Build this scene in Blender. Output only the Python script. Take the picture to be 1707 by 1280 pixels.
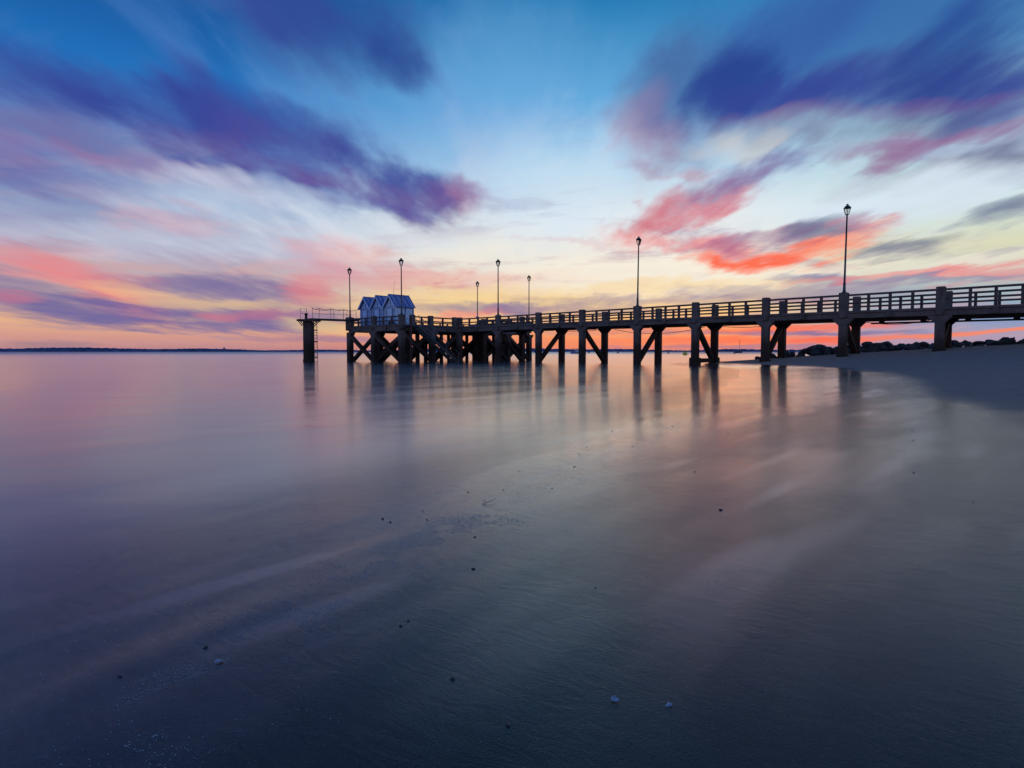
import bpy, bmesh, math, random
import numpy as np
from mathutils import Vector, Matrix

random.seed(7)
rng = np.random.default_rng(11)
for o in list(bpy.data.objects):
    bpy.data.objects.remove(o)
scene = bpy.context.scene
COLL = scene.collection
R = math.radians


def lin(c):
    return tuple(((x / 255) / 12.92 if x / 255 <= .04045 else ((x / 255 + .055) / 1.055) ** 2.4) for x in c)


# ------------------------------------------------------------------ camera
EYE = 0.97
cam = bpy.data.cameras.new('camera')
cam.sensor_width = 36
cam.lens = 36 * 1010 / 1707
cam.clip_start = 0.05
cam.clip_end = 30000
camo = bpy.data.objects.new('camera', cam)
COLL.objects.link(camo)
camo.location = (0, 0, EYE)
camo.rotation_euler = (R(90 - 3.004), 0, 0)
scene.camera = camo

# ------------------------------------------------------------------ world: dusk sky with long streaked clouds
SUN_AZ, SUN_EL = 17.0, 2.0          # where the glow stands behind the pier
BLOBS = [
(-8.5,18.90,13.47,6.14,-25,'ltb',0.35),(3.2,15.58,6.68,5.60,-1,'wht',0.50),(1.5,24.23,6.08,4.93,-1,'ltb',0.45),(-15.8,26.82,7.12,3.41,-15,'dkb',0.80),(-11.6,24.89,2.83,2.24,-32,'dkb',0.45),(-20.2,27.43,3.93,1.82,-18,'ind',0.50),(-32.4,15.43,12.75,3.12,-4,'mau',0.40),(-37.5,19.74,6.36,1.70,-2,'ind',0.85),(-31.1,18.41,5.74,1.62,-14,'ind',0.75),(-23.7,18.26,8.99,2.45,-8,'ind',0.75),(-17.0,16.65,9.31,2.72,-17,'ind',0.60),(-15.9,15.76,8.49,1.83,-15,'pur',0.45),(-10.7,14.74,6.36,1.86,-13,'ind',0.80),(-7.1,13.85,3.24,0.95,-19,'mag',0.30),(-27.0,16.48,5.95,0.75,-11,'mag',0.15),(-13.9,14.27,6.17,0.83,-14,'mag',0.25),(-4.7,14.12,2.16,1.17,-27,'pnk',0.25),(-37.4,12.51,6.60,1.96,-0,'pur',0.70),(-38.3,15.80,4.69,1.23,0,'mau',0.60),(-33.2,14.01,7.26,0.89,-2,'pnk',0.20),(-27.1,12.57,8.35,1.33,-0,'wht',0.45),(-11.8,12.65,4.01,0.72,-1,'pur',0.50),(-36.8,7.98,2.00,0.48,8,'gry',0.60),(-37.5,7.74,3.91,0.61,6,'pnk',0.45),(-31.4,9.10,8.15,1.40,2,'wht',0.35),(-20.1,9.74,10.79,2.05,-5,'wht',0.35),(-29.3,10.47,5.08,0.94,0,'pnk',0.40),(-14.5,8.99,4.20,0.95,-2,'cor',0.50),(-5.2,10.32,8.90,1.60,1,'crm',0.40),(-34.7,5.49,5.64,1.01,-13,'cor',0.65),(-32.4,3.57,3.01,0.81,-19,'cor',0.90),(-38.1,5.82,3.10,0.70,-6,'cor',0.35),(-38.3,3.84,5.51,1.24,-10,'mau',0.90),(-34.7,3.01,4.93,0.83,-8,'mau',0.80),(-39.4,4.00,1.51,0.39,-3,'cor',0.40),(-30.7,4.78,4.15,0.43,-3,'yel',0.45),(-27.2,5.34,5.32,0.69,-2,'mau',0.55),(-22.6,5.44,6.21,0.93,-4,'mau',0.75),(-26.8,3.07,8.98,1.15,-1,'mau',0.90),(-21.7,2.46,6.34,0.68,1,'mau',0.60),(-24.8,4.03,7.43,0.36,-1,'yel',0.50),(-25.7,2.89,1.55,0.41,-3,'cor',0.50),(-21.4,3.20,2.45,0.42,1,'cor',0.50),(-18.2,5.44,2.27,1.38,-9,'cor',0.60),(-11.8,6.84,5.39,0.97,-1,'cor',0.35),(-4.1,6.75,6.72,0.77,-2,'cor',0.30),(-6.4,8.69,8.33,0.97,1,'crm',0.45),(-18.2,3.05,4.59,1.07,1,'mau',0.50),(-16.1,7.09,4.64,1.07,-8,'pnk',0.40),(-17.2,2.26,3.09,0.54,-5,'yel',0.60),(-9.1,4.55,7.70,0.77,1,'yel',0.40),(-0.2,5.33,9.58,0.67,0,'yel',0.50),(-3.0,4.05,7.31,0.50,-2,'mau',0.60),(-4.1,3.48,3.37,0.33,5,'cor',0.60),(-17.7,1.13,6.16,0.27,0,'mau',0.50),(-37.0,0.54,2.53,0.27,0,'gry',0.40),(4.9,4.04,6.72,0.45,-0,'mau',0.55),(8.7,6.47,8.79,0.66,2,'crm',0.50),(3.7,7.09,7.85,0.38,-0,'cor',0.22),(6.0,9.88,5.00,0.43,-5,'pnk',0.40),(10.9,7.51,11.38,1.08,1,'crm',0.85),(4.3,11.67,6.69,1.59,-1,'wht',0.60),(-11.8,10.41,8.58,1.16,-2,'wht',0.40),(31.9,23.66,9.67,2.94,7,'stb',0.40),(20.9,25.73,7.27,2.66,9,'stb',0.30),(16.0,24.70,5.22,4.06,42,'stb',0.35),(14.5,20.40,4.63,4.69,45,'gry',0.45),(17.6,17.31,4.39,1.99,14,'mau',0.35),(12.1,17.73,2.97,3.14,35,'pnk',0.30),(26.9,22.28,13.78,4.08,-1,'stb',0.50),(32.9,17.88,11.50,2.58,-0,'gry',0.40),(22.8,24.62,5.00,2.35,25,'ind',0.35),(19.8,21.22,2.53,2.51,39,'dkb',0.80),(24.8,19.66,5.94,1.24,-5,'ind',0.70),(30.0,19.66,6.57,1.64,-2,'ind',0.70),(35.8,20.45,3.28,2.22,28,'dkb',0.70),(38.6,17.86,2.83,1.66,17,'ind',0.60),(28.8,18.18,8.48,0.53,-3,'mag',0.25),(23.9,17.10,6.89,1.12,1,'grl',0.45),(20.6,16.79,3.88,0.76,-1,'crm',0.40),(30.1,15.27,3.84,0.69,7,'mag',0.60),(35.6,15.23,4.62,0.56,6,'mag',0.60),(34.5,13.38,5.97,0.70,0,'grl',0.60),(39.1,13.43,1.92,0.84,15,'gry',0.70),(32.1,16.55,4.66,0.62,3,'gry',0.35),(34.6,11.21,9.04,1.78,-2,'wht',0.60),(28.1,11.99,7.71,1.52,5,'wht',0.60),(13.0,15.72,3.20,0.64,-7,'mag',0.40),(16.1,15.31,2.53,0.35,7,'red',0.30),(20.1,14.45,3.86,1.29,7,'pur',0.85),(16.1,13.28,6.03,1.24,16,'mag',0.75),(12.7,12.30,3.08,1.17,29,'red',0.70),(17.7,12.67,3.48,0.62,12,'cor',0.60),(11.4,10.43,2.97,0.68,-2,'cor',0.55),(15.2,10.01,2.38,0.41,-12,'cor',0.35),(19.5,9.02,3.66,0.91,-15,'cor',0.75),(23.6,8.02,4.91,0.56,5,'ora',1.00),(20.8,7.67,3.96,0.46,-7,'ora',0.90),(26.8,8.88,3.07,0.49,11,'ora',0.70),(23.1,9.45,5.17,0.60,4,'mag',0.70),(27.3,9.95,2.59,0.78,15,'gry',0.70),(29.4,9.99,1.24,0.58,17,'pnk',0.40),(29.9,7.83,1.87,0.58,7,'gry',0.60),(33.5,8.12,2.69,0.51,6,'gry',0.75),(31.6,7.56,4.87,0.28,-0,'gry',0.50),(39.3,10.15,2.47,1.02,4,'gry',0.85),(38.7,7.19,1.36,0.30,1,'gry',0.65),(19.8,6.27,9.93,0.94,3,'crm',0.75),(34.7,6.75,7.56,0.82,0,'crm',0.55),(26.5,6.12,3.16,0.40,-3,'mau',0.85),(31.6,5.96,7.31,0.24,1,'cor',0.60),(37.7,5.81,4.21,0.22,1,'cor',0.55),(34.8,5.48,4.92,0.23,-0,'mau',0.60),(15.2,5.90,8.91,0.43,0,'yel',0.50),(25.1,5.03,8.79,0.55,-2,'mau',0.55),(13.6,4.75,10.65,0.38,-1,'mau',0.50),(8.2,2.18,6.65,0.56,-0,'mau',0.35),(14.7,2.02,10.05,0.54,-1,'hor',0.70),(20.4,1.01,8.95,0.32,-0,'ora',0.75),(11.5,0.72,8.70,0.39,-0,'hor',0.70),(25.2,1.99,6.94,0.26,1,'ora',0.75),(29.7,1.03,5.98,0.20,2,'ora',0.70),(35.6,1.33,5.59,0.16,3,'hor',0.90),(39.2,1.49,3.05,0.13,4,'hor',0.70),(20.9,1.64,9.87,0.18,-1,'mau',0.50),(28.3,1.54,6.57,0.17,0,'mau',0.60),(22.9,0.42,12.50,0.21,-0,'mau',0.50),
]
COL = {'stb': (52, 104, 168), 'ind': (52, 68, 150), 'dkb': (38, 62, 140), 'pur': (92, 84, 158), 'mau': (112, 104, 158), 'mag': (150, 92, 140), 'cor': (238, 122, 126), 'pnk': (214, 142, 158), 'red': (226, 96, 100), 'ora': (255, 104, 70), 'yel': (250, 212, 140), 'crm': (248, 240, 222), 'wht': (220, 234, 246), 'gry': (96, 106, 140), 'grl': (150, 150, 170), 'hor': (246, 138, 104), 'ltb': (120, 175, 225)}

world = bpy.data.worlds.new('World')
scene.world = world
world.use_nodes = True
W = world.node_tree
W.nodes.clear()


class NT:
    """tiny helper for building node trees"""
    def __init__(s, tree):
        s.t = tree

    def n(s, kind, **kw):
        nd = s.t.nodes.new(kind)
        for k, v in kw.items():
            setattr(nd, k, v)
        return nd

    def link(s, a, b):
        s.t.links.new(a, b)

    def put(s, sock, v):
        if hasattr(v, 'is_linked') or isinstance(v, bpy.types.NodeSocket):
            s.t.links.new(v, sock)
        elif v is not None:
            sock.default_value = v

    def m(s, op, a, b=None, c=None, clamp=False):
        nd = s.n('ShaderNodeMath', operation=op, use_clamp=clamp)
        s.put(nd.inputs[0], a)
        s.put(nd.inputs[1], b)
        s.put(nd.inputs[2], c)
        return nd.outputs[0]

    def vm(s, op, a, b=None, c=None):
        nd = s.n('ShaderNodeVectorMath', operation=op)
        s.put(nd.inputs[0], a)
        s.put(nd.inputs[1], b)
        s.put(nd.inputs[2], c)
        return nd.outputs['Value'] if op in ('DOT_PRODUCT', 'LENGTH') else nd.outputs['Vector']

    def smooth(s, v, lo, hi, a=0., b=1., kind='SMOOTHSTEP'):
        nd = s.n('ShaderNodeMapRange', interpolation_type=kind)
        s.put(nd.inputs[0], v)
        for i, q in enumerate((lo, hi, a, b)):
            s.put(nd.inputs[i + 1], q)
        return nd.outputs[0]

    def mix(s, f, a, b, blend='MIX'):
        nd = s.n('ShaderNodeMix', data_type='RGBA', blend_type=blend)
        s.put(nd.inputs[0], f)
        for sock, v in ((nd.inputs[6], a), (nd.inputs[7], b)):
            if isinstance(v, tuple):
                v = (*v[:3], 1)
            s.put(sock, v)
        return nd.outputs[2]

    def noise(s, vec, scale, detail=3, rough=.5, dist=0., out=0):
        nd = s.n('ShaderNodeTexNoise')
        if s.t == W:
            nd.noise_dimensions = '2D'
        s.put(nd.inputs['Vector'], vec)
        s.put(nd.inputs['Scale'], scale)
        s.put(nd.inputs['Detail'], detail)
        s.put(nd.inputs['Roughness'], rough)
        s.put(nd.inputs['Distortion'], dist)
        return nd.outputs[out]

    def mapping(s, vec, loc=(0, 0, 0), rot=(0, 0, 0), scale=(1, 1, 1), kind='POINT'):
        nd = s.n('ShaderNodeMapping', vector_type=kind)
        s.put(nd.inputs['Vector'], vec)
        nd.inputs['Location'].default_value = loc
        nd.inputs['Rotation'].default_value = rot
        nd.inputs['Scale'].default_value = scale
        return nd.outputs[0]

    def ramp(s, f, stops, interp='EASE'):
        nd = s.n('ShaderNodeValToRGB')
        cr = nd.color_ramp
        cr.interpolation = interp
        while len(cr.elements) < len(stops):
            cr.elements.new(.5)
        for e, (p, c) in zip(cr.elements, stops):
            e.position = p
            e.color = (*c[:3], 1)
        s.put(nd.inputs[0], f)
        return nd.outputs[0]


def build_sky():
    g = NT(W)
    tc = g.n('ShaderNodeTexCoord')
    d = tc.outputs['Generated']
    sep = g.n('ShaderNodeSeparateXYZ')
    g.link(d, sep.inputs[0])
    X, Y, Z = sep.outputs
    az = g.m('MULTIPLY', g.m('ARCTAN2', X, Y), 57.29578)
    el = g.m('MULTIPLY', g.m('ARCSINE', Z), 57.29578)
    elp = g.m('MAXIMUM', el, 0.)
    # clear sky: three elevation ramps (left of the glow, through it, right of it), and a physical dusk sky added to them
    pos = lambda e: (max(e, 0) / 90) ** .5
    f = g.m('POWER', g.m('DIVIDE', elp, 90.), .5)
    L = [(0, (168, 122, 148)), (1.2, (222, 160, 148)), (2.6, (246, 190, 146)), (4.6, (222, 188, 174)), (8, (180, 172, 200)), (12, (146, 172, 212)), (16, (104, 146, 208)), (21, (32, 118, 198)), (29, (3, 74, 150)), (42, (4, 52, 114)), (90, (5, 40, 92))]
    M = [(0, (198, 120, 122)), (1.2, (248, 146, 104)), (2.6, (250, 190, 128)), (4.6, (250, 220, 166)), (8, (250, 243, 230)), (12, (236, 245, 250)), (16, (190, 226, 250)), (21, (104, 184, 238)), (29, (34, 130, 192)), (42, (8, 68, 134)), (90, (5, 38, 88))]
    Q = [(0, (150, 130, 168)), (1.2, (176, 160, 190)), (2.6, (112, 158, 205)), (4.6, (168, 190, 202)), (8, (228, 228, 196)), (12, (208, 238, 238)), (16, (184, 220, 238)), (21, (96, 160, 208)), (29, (28, 112, 170)), (42, (8, 64, 126)), (90, (6, 46, 100))]
    mk = lambda T: [(pos(e), lin(c)) for e, c in T]
    # away from the glow: the cooler twilight behind the viewer
    A = [(0, (126, 128, 168)), (4, (168, 166, 204)), (10, (160, 188, 232)), (20, (126, 178, 236)), (35, (52, 126, 204)), (55, (10, 78, 150)), (90, (6, 46, 104))]
    cl, cm, cr, ca = (g.ramp(f, mk(T), 'LINEAR') for T in (L, M, Q, A))
    col = g.mix(g.smooth(az, -26., 2.), cl, cm)
    col = g.mix(g.smooth(az, 18., 34.), col, cr)
    col = g.mix(g.smooth(g.m('ABSOLUTE', az), 50., 110.), col, ca)
    sky = g.n('ShaderNodeTexSky', sky_type='NISHITA', sun_disc=False)
    sky.sun_elevation = R(SUN_EL)
    sky.sun_rotation = R(SUN_AZ)
    sk = g.mix(1., sky.outputs[0], (.05, .05, .05), 'MULTIPLY')
    col = g.mix(.12, col, sk)
    # cloud sheet seen in perspective: streaks drawn out along the wind
    dz = g.m('ADD', g.m('MAXIMUM', Z, 0.), .07)
    qv = g.n('ShaderNodeCombineXYZ')
    g.link(g.m('DIVIDE', X, dz), qv.inputs[0])
    g.link(g.m('DIVIDE', Y, dz), qv.inputs[1])
    q = qv.outputs[0]
    st1 = g.mapping(q, rot=(0, 0, R(-4)), scale=(1.45, .58, 1))
    st2 = g.mapping(q, rot=(0, 0, R(10)), scale=(1.0, .34, 1), loc=(3, 1, 0))
    n1 = g.noise(st1, 1.6, 4, .55, .3)
    n2 = g.noise(st2, 1.0, 3, .5, .4)
    n3 = g.noise(g.mapping(q, rot=(0, 0, R(-8)), scale=(3.4, 1.1, 1)), 1.5, 5, .62)
    nn = g.m('ADD', g.m('MULTIPLY', n1, .5), g.m('ADD', g.m('MULTIPLY', n2, .24), g.m('MULTIPLY', n3, .26)))
    amp0 = g.smooth(nn, .33, .67, .40, 1.5, 'LINEAR')
    aw = g.smooth(el, 3., 18., .45, 1.)
    amp = g.m('ADD', g.m('MULTIPLY', g.m('SUBTRACT', amp0, 1.), aw), 1.)
    # warped azimuth / elevation
    pv = g.n('ShaderNodeCombineXYZ')
    g.link(az, pv.inputs[0])
    g.link(el, pv.inputs[1])
    pv.inputs[2].default_value = 1.
    wz = g.noise(st2, 1.7, 3, .55, 0, 1)
    wz2 = g.noise(st1, 2.6, 3, .6, 0, 1)
    off = g.vm('ADD', g.vm('MULTIPLY', g.vm('SUBTRACT', wz, (.5, .5, .5)), (7., 3.6, 0.)),
               g.vm('MULTIPLY', g.vm('SUBTRACT', wz2, (.5, .5, .5)), (5., 2.6, 0.)))
    damp = g.smooth(el, 0., 14., .12, 1.)
    p = g.vm('ADD', pv.outputs[0], g.vm('SCALE', off))
    p.node.inputs  # vector
    sc = [n for n in W.nodes if n.bl_idname == 'ShaderNodeVectorMath' and n.operation == 'SCALE'][0]
    g.link(damp, sc.inputs['Scale'])
    # thin veil of high cloud over the whole sky
    veil = g.smooth(nn, .46, .68, 0., 1.)
    vcol = g.ramp(f, [(pos(0), lin((200, 140, 140))), (pos(5), lin((214, 176, 170))), (pos(10), lin((190, 180, 200))), (pos(20), lin((88, 134, 200))), (pos(32), lin((20, 88, 165))), (1, lin((14, 58, 120)))], 'LINEAR')
    col = g.mix(g.m('MULTIPLY', veil, .55), col, vcol)
    # thin pale streaks in the middle and lower sky
    n4 = g.noise(g.mapping(q, rot=(0, 0, R(16)), scale=(.55, .95, 1), loc=(9, 4, 0)), 1.3, 5, .62, .5)
    thin = g.m('MULTIPLY', g.smooth(n4, .5, .66), g.m('MULTIPLY', g.smooth(el, 1.5, 5.), g.smooth(el, 13., 24., 1., .15)))
    col = g.mix(g.m('MULTIPLY', thin, .7), col, g.ramp(f, [(pos(2), lin((190, 130, 140))), (pos(7), lin((206, 170, 172))), (pos(13), lin((168, 168, 196))), (pos(24), lin((120, 150, 205)))], 'LINEAR'))
    # single clouds: soft ellipses in azimuth / elevation, frayed by the streak noise.  The sky is cut into
    # sectors so that each ray only evaluates the clouds that can reach its sector.
    off0 = g.m('MULTIPLY', g.m('SUBTRACT', 1., amp), 1.7)
    sp = g.n('ShaderNodeSeparateXYZ')
    g.link(p, sp.inputs[0])
    KR = 1.72                                   # reach of a cloud in units of its radii

    # one cloud as a node group: colour under it, position, the two axes, opacity, colour of the cloud
    ng = bpy.data.node_groups.new('soft_cloud', 'ShaderNodeTree')
    for nm, ty in (('col', 'NodeSocketColor'), ('p', 'NodeSocketVector'), ('off', 'NodeSocketFloat'), ('ax', 'NodeSocketVector'), ('ay', 'NodeSocketVector'), ('s', 'NodeSocketFloat'), ('tint', 'NodeSocketColor')):
        ng.interface.new_socket(nm, in_out='INPUT', socket_type=ty)
    ng.interface.new_socket('col', in_out='OUTPUT', socket_type='NodeSocketColor')
    h = NT(ng)
    gi, go = h.n('NodeGroupInput'), h.n('NodeGroupOutput')
    I = gi.outputs
    x = h.vm('DOT_PRODUCT', I[1], I[3])
    y = h.vm('DOT_PRODUCT', I[1], I[4])
    tt = h.m('MULTIPLY_ADD', x, x, h.m('MULTIPLY_ADD', y, y, I[2]))
    h.link(h.mix(h.smooth(tt, 1.75, -.35, 0., I[5]), I[0], I[6]), go.inputs[0])

    def clouds(lo, hi, el_lo, el_hi):
        c0 = col
        for (a, e, rx, ry, ang, c, s) in BLOBS:
            rx, ry, t = rx * 1.18, ry * 1.28, R(ang)
            ex = KR * math.hypot(rx * math.cos(t), ry * math.sin(t))
            ey = KR * math.hypot(rx * math.sin(t), ry * math.cos(t))
            if a + ex < lo or a - ex > hi or e + ey < el_lo or e - ey > el_hi:
                continue
            ax, ay = math.cos(t) / rx, math.sin(t) / rx
            bx, by = -math.sin(t) / ry, math.cos(t) / ry
            nd = g.n('ShaderNodeGroup', node_tree=ng)
            g.link(c0, nd.inputs[0])
            g.link(p, nd.inputs[1])
            g.link(off0, nd.inputs[2])
            nd.inputs[3].default_value = (ax, ay, -(ax * a + ay * e))
            nd.inputs[4].default_value = (bx, by, -(bx * a + by * e))
            nd.inputs[5].default_value = s
            nd.inputs[6].default_value = (*lin(COL[c]), 1)
            c0 = nd.outputs[0]
        bg = g.n('ShaderNodeBackground')
        g.link(c0, bg.inputs[0])
        return bg.outputs[0]

    def pick(sock, cuts, make, lo=-999., hi=999.):
        if not cuts:
            return make(lo, hi)
        m_ = len(cuts) // 2
        mx = g.n('ShaderNodeMixShader')
        g.link(g.m('GREATER_THAN', sock, cuts[m_]), mx.inputs[0])
        g.link(pick(sock, cuts[:m_], make, lo, cuts[m_]), mx.inputs[1])
        g.link(pick(sock, cuts[m_ + 1:], make, cuts[m_], hi), mx.inputs[2])
        return mx.outputs[0]

    azs = [-62., -30., -20., -10., 0., 9., 18., 27., 62.]
    res = pick(sp.outputs[1], [5.2, 10.5, 38.], lambda e0, e1: clouds(-999, 999, e0, e1) if e0 >= 38 else pick(sp.outputs[0], azs, lambda a0, a1: clouds(a0, a1, e0, e1)))
    world.cycles.sampling_method = 'NONE'        # a soft sky needs no light map
    out = g.n('ShaderNodeOutputWorld')
    g.link(res, out.inputs[0])


build_sky()

# ------------------------------------------------------------------ sun (already at the horizon behind the pier) and exposure
sl = bpy.data.lights.new('sun', 'SUN')
sl.energy = 0.02
sl.angle = R(25)
sl.color = (1.0, .5, .28)
slo = bpy.data.objects.new('sun', sl)
COLL.objects.link(slo)
sd = Vector((math.sin(R(SUN_AZ)) * math.cos(R(SUN_EL)), math.cos(R(SUN_AZ)) * math.cos(R(SUN_EL)), math.sin(R(SUN_EL))))
slo.rotation_euler = sd.to_track_quat('Z', 'Y').to_euler()
slo.location = (40, 120, 30)
scene.cycles.max_bounces = 5
scene.cycles.diffuse_bounces = 2
scene.cycles.glossy_bounces = 3
scene.cycles.transparent_max_bounces = 8
vs = scene.view_settings
vs.view_transform = 'Standard'
vs.look = 'None'
vs.exposure = 0.0
vs.gamma = 1.0
vs.use_curve_mapping = False

# ------------------------------------------------------------------ beach frame: u inland along the pier, v along the shore
UD = Vector((.7521, -.6591))
UD.normalize()
VD = Vector((-UD.y, UD.x))
RZ = math.atan2(UD.y, UD.x)


def xy(u, v):
    return UD.x * u + VD.x * v, UD.y * u + VD.y * v


V_S = [-60, -10, .3, .9, 2, 3.8, 5.8, 12.8, 25, 35, 42, 57, 70, 100, 400]
U_S = [4, -1.2, -2.1, -2.45, -2.8, -3.25, -3.75, -5.8, -9.3, -13.2, -19.7, -23.2, -20, 10, 60]
V_T = [-60, -10, 0, 5, 10.5, 16.5, 25, 34, 38, 41.7, 57, 70, 100, 400]
U_T = [13, 4.0, 1.4, .1, -1.35, -2.8, -5.0, -7.9, -12.2, -18.3, -22.0, -18, 12, 70]


def smooth_interp(v, vs_, us_):
    a = np.interp(v, vs_, us_)
    r = np.zeros_like(a)
    w = 0
    for k in (-1, -.5, 0, .5, 1):
        h = np.clip(np.abs(v) * .12, .15, 2.2)
        r += np.interp(v + k * h, vs_, us_)
        w += 1
    return r / w


def vnoise(x, y, seed=0):
    """smooth value noise on arrays"""
    xi = np.floor(x).astype(np.int64)
    yi = np.floor(y).astype(np.int64)
    fx = x - xi
    fy = y - yi
    fx = fx * fx * fx * (fx * (fx * 6 - 15) + 10)
    fy = fy * fy * fy * (fy * (fy * 6 - 15) + 10)

    def h(a, b):
        n = (a * 374761393 + b * 668265263 + seed * 982451653) & 0x7fffffff
        n = ((n ^ (n >> 13)) * 1274126177) & 0x7fffffff
        n = n ^ (n >> 16)
        return (n & 0xffff) / 65535.
    a = h(xi, yi) * (1 - fx) + h(xi + 1, yi) * fx
    b = h(xi, yi + 1) * (1 - fx) + h(xi + 1, yi + 1) * fx
    return a * (1 - fy) + b * fy


def beach(u, v):
    """height of the sand and how far it lies above the water's edge (0) towards the toe of the dry face (1)"""
    us = smooth_interp(v, V_S, U_S)
    ut = smooth_interp(v, V_T, U_T)
    us = us + (vnoise(v * .35, u * .05, 3) - .5) * .16
    k = (u - us) / np.maximum(ut - us, .6)
    flat = np.where(k < 0, np.maximum((u - us) * .022, -2.5), .1 * np.clip(k, 0, 1))
    t = (u - ut)
    w = .7
    face = np.where(t > 12, t, w * np.log1p(np.exp(np.clip(t / w, -40, 40))))
    face = 4.2 * (1 - np.exp(-.085 * face / 4.2))
    z = flat + face
    return z, k, face


def ground_z(x, y):
    u = np.array([x * UD.x + y * UD.y])
    v = np.array([x * VD.x + y * VD.y])
    return float(beach(u, v)[0][0] + relief(np.array([x]), np.array([y]))[0])


def relief(x, y):
    u = x * UD.x + y * UD.y
    v = x * VD.x + y * VD.y
    r = (vnoise(x * .35, y * .35, 5) - .5) * .009
    r += (vnoise(u * 1.6, v * .55, 6) - .5) * .005
    r += (vnoise(u * 6 + v * 1.1, v * 1.1, 8) - .5) * .0025
    return r


# ------------------------------------------------------------------ object helpers
def tag(o, label=None, cat=None, group=None, kind=None):
    for k, v in (('label', label), ('category', cat), ('group', group), ('kind', kind)):
        if v:
            o[k] = v
    return o


def empty(name, loc=(0, 0, 0), rz=0.):
    o = bpy.data.objects.new(name, None)
    COLL.objects.link(o)
    o.location = loc
    o.rotation_euler = (0, 0, rz)
    o.empty_display_size = .3
    return o


def obj(name, me, mat=None, parent=None, loc=None, rot=None):
    o = bpy.data.objects.new(name, me)
    COLL.objects.link(o)
    if mat is not None and not me.materials:
        me.materials.append(mat)
    if parent is not None:
        o.parent = parent
    if loc is not None:
        o.location = loc
    if rot is not None:
        o.rotation_euler = rot
    return o


class MB:
    def __init__(s):
        s.v = []
        s.f = []

    def add(s, vs_, fs):
        b = len(s.v)
        s.v += [tuple(p) for p in vs_]
        s.f += [tuple(b + i for i in q) for q in fs]
        return s

    def box(s, c, d, rot=None):
        x, y, z = d[0] / 2, d[1] / 2, d[2] / 2
        P = [Vector((a * x, b * y, e * z)) for e in (-1, 1) for b in (-1, 1) for a in (-1, 1)]
        if rot is not None:
            P = [rot @ p for p in P]
        P = [p + Vector(c) for p in P]
        return s.add(P, [(0, 2, 3, 1), (4, 5, 7, 6), (0, 1, 5, 4), (2, 6, 7, 3), (0, 4, 6, 2), (1, 3, 7, 5)])

    def bar(s, a, b, w, h):
        a = Vector(a)
        b = Vector(b)
        dd = b - a
        q = dd.to_track_quat('X', 'Z').to_matrix()
        return s.box((a + b) / 2, (dd.length, w, h), q)

    def tube(s, pts, r, n=8, cap=True):
        pts = [Vector(p) for p in pts]
        rs = r if isinstance(r, (list, tuple)) else [r] * len(pts)
        rings = []
        for i, p in enumerate(pts):
            t = (pts[min(i + 1, len(pts) - 1)] - pts[max(i - 1, 0)]).normalized()
            up = Vector((0, 0, 1)) if abs(t.z) < .9 else Vector((1, 0, 0))
            e1 = t.cross(up).normalized()
            e2 = t.cross(e1)
            rings.append([p + (e1 * math.cos(2 * math.pi * k / n) + e2 * math.sin(2 * math.pi * k / n)) * rs[i] for k in range(n)])
        V_ = [q for rg in rings for q in rg]
        F = [(i * n + k, i * n + (k + 1) % n, (i + 1) * n + (k + 1) % n, (i + 1) * n + k) for i in range(len(pts) - 1) for k in range(n)]
        if cap:
            F += [tuple(range(n - 1, -1, -1)), tuple((len(pts) - 1) * n + k for k in range(n))]
        return s.add(V_, F)

    def lathe(s, prof, n=12, c=(0, 0, 0), phase=0.):
        V_ = [(c[0] + r * math.cos(2 * math.pi * k / n + phase), c[1] + r * math.sin(2 * math.pi * k / n + phase), c[2] + z) for r, z in prof for k in range(n)]
        F = [(i * n + k, i * n + (k + 1) % n, (i + 1) * n + (k + 1) % n, (i + 1) * n + k) for i in range(len(prof) - 1) for k in range(n)]
        F += [tuple(range(n - 1, -1, -1)), tuple((len(prof) - 1) * n + k for k in range(n))]
        return s.add(V_, F)

    def prism(s, poly, a, b, axis='y'):
        """poly in the two other axes, extruded along axis from a to b"""
        n = len(poly)
        mk = {'y': lambda p, t: (p[0], t, p[1]), 'x': lambda p, t: (t, p[0], p[1]), 'z': lambda p, t: (p[0], p[1], t)}[axis]
        V_ = [mk(p, a) for p in poly] + [mk(p, b) for p in poly]
        F = [tuple(range(n)), tuple(range(2 * n - 1, n - 1, -1))] + [(i, n + i, n + (i + 1) % n, (i + 1) % n) for i in range(n)]
        return s.add(V_, F)

    def mesh(s, name='m', mat=None, bevel=0., smooth=False):
        me = bpy.data.meshes.new(name)
        me.from_pydata(s.v, [], s.f)
        bm = bmesh.new()
        bm.from_mesh(me)
        bmesh.ops.recalc_face_normals(bm, faces=bm.faces)
        if bevel:
            bmesh.ops.bevel(bm, geom=[e for e in bm.edges if e.calc_face_angle(0) > .5], offset=bevel, segments=1, affect='EDGES')
        bm.to_mesh(me)
        bm.free()
        if smooth:
            me.polygons.foreach_set('use_smooth', [True] * len(me.polygons))
        if mat is not None:
            me.materials.append(mat)
        return me

    def build(s, name, mat, parent=None, bevel=0., smooth=False, loc=None, rot=None):
        return obj(name, s.mesh(name, mat, bevel, smooth), None, parent, loc, rot)


_cache = {}


def box_part(name, mat, parent, c, d, bevel=0.):
    """box part, mesh data shared between equal boxes"""
    k = (tuple(round(x, 3) for x in d), mat.name, bevel)
    if k not in _cache:
        _cache[k] = MB().box((0, 0, 0), d).mesh(name, mat, bevel)
    return obj(name, _cache[k], None, parent, c)


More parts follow.
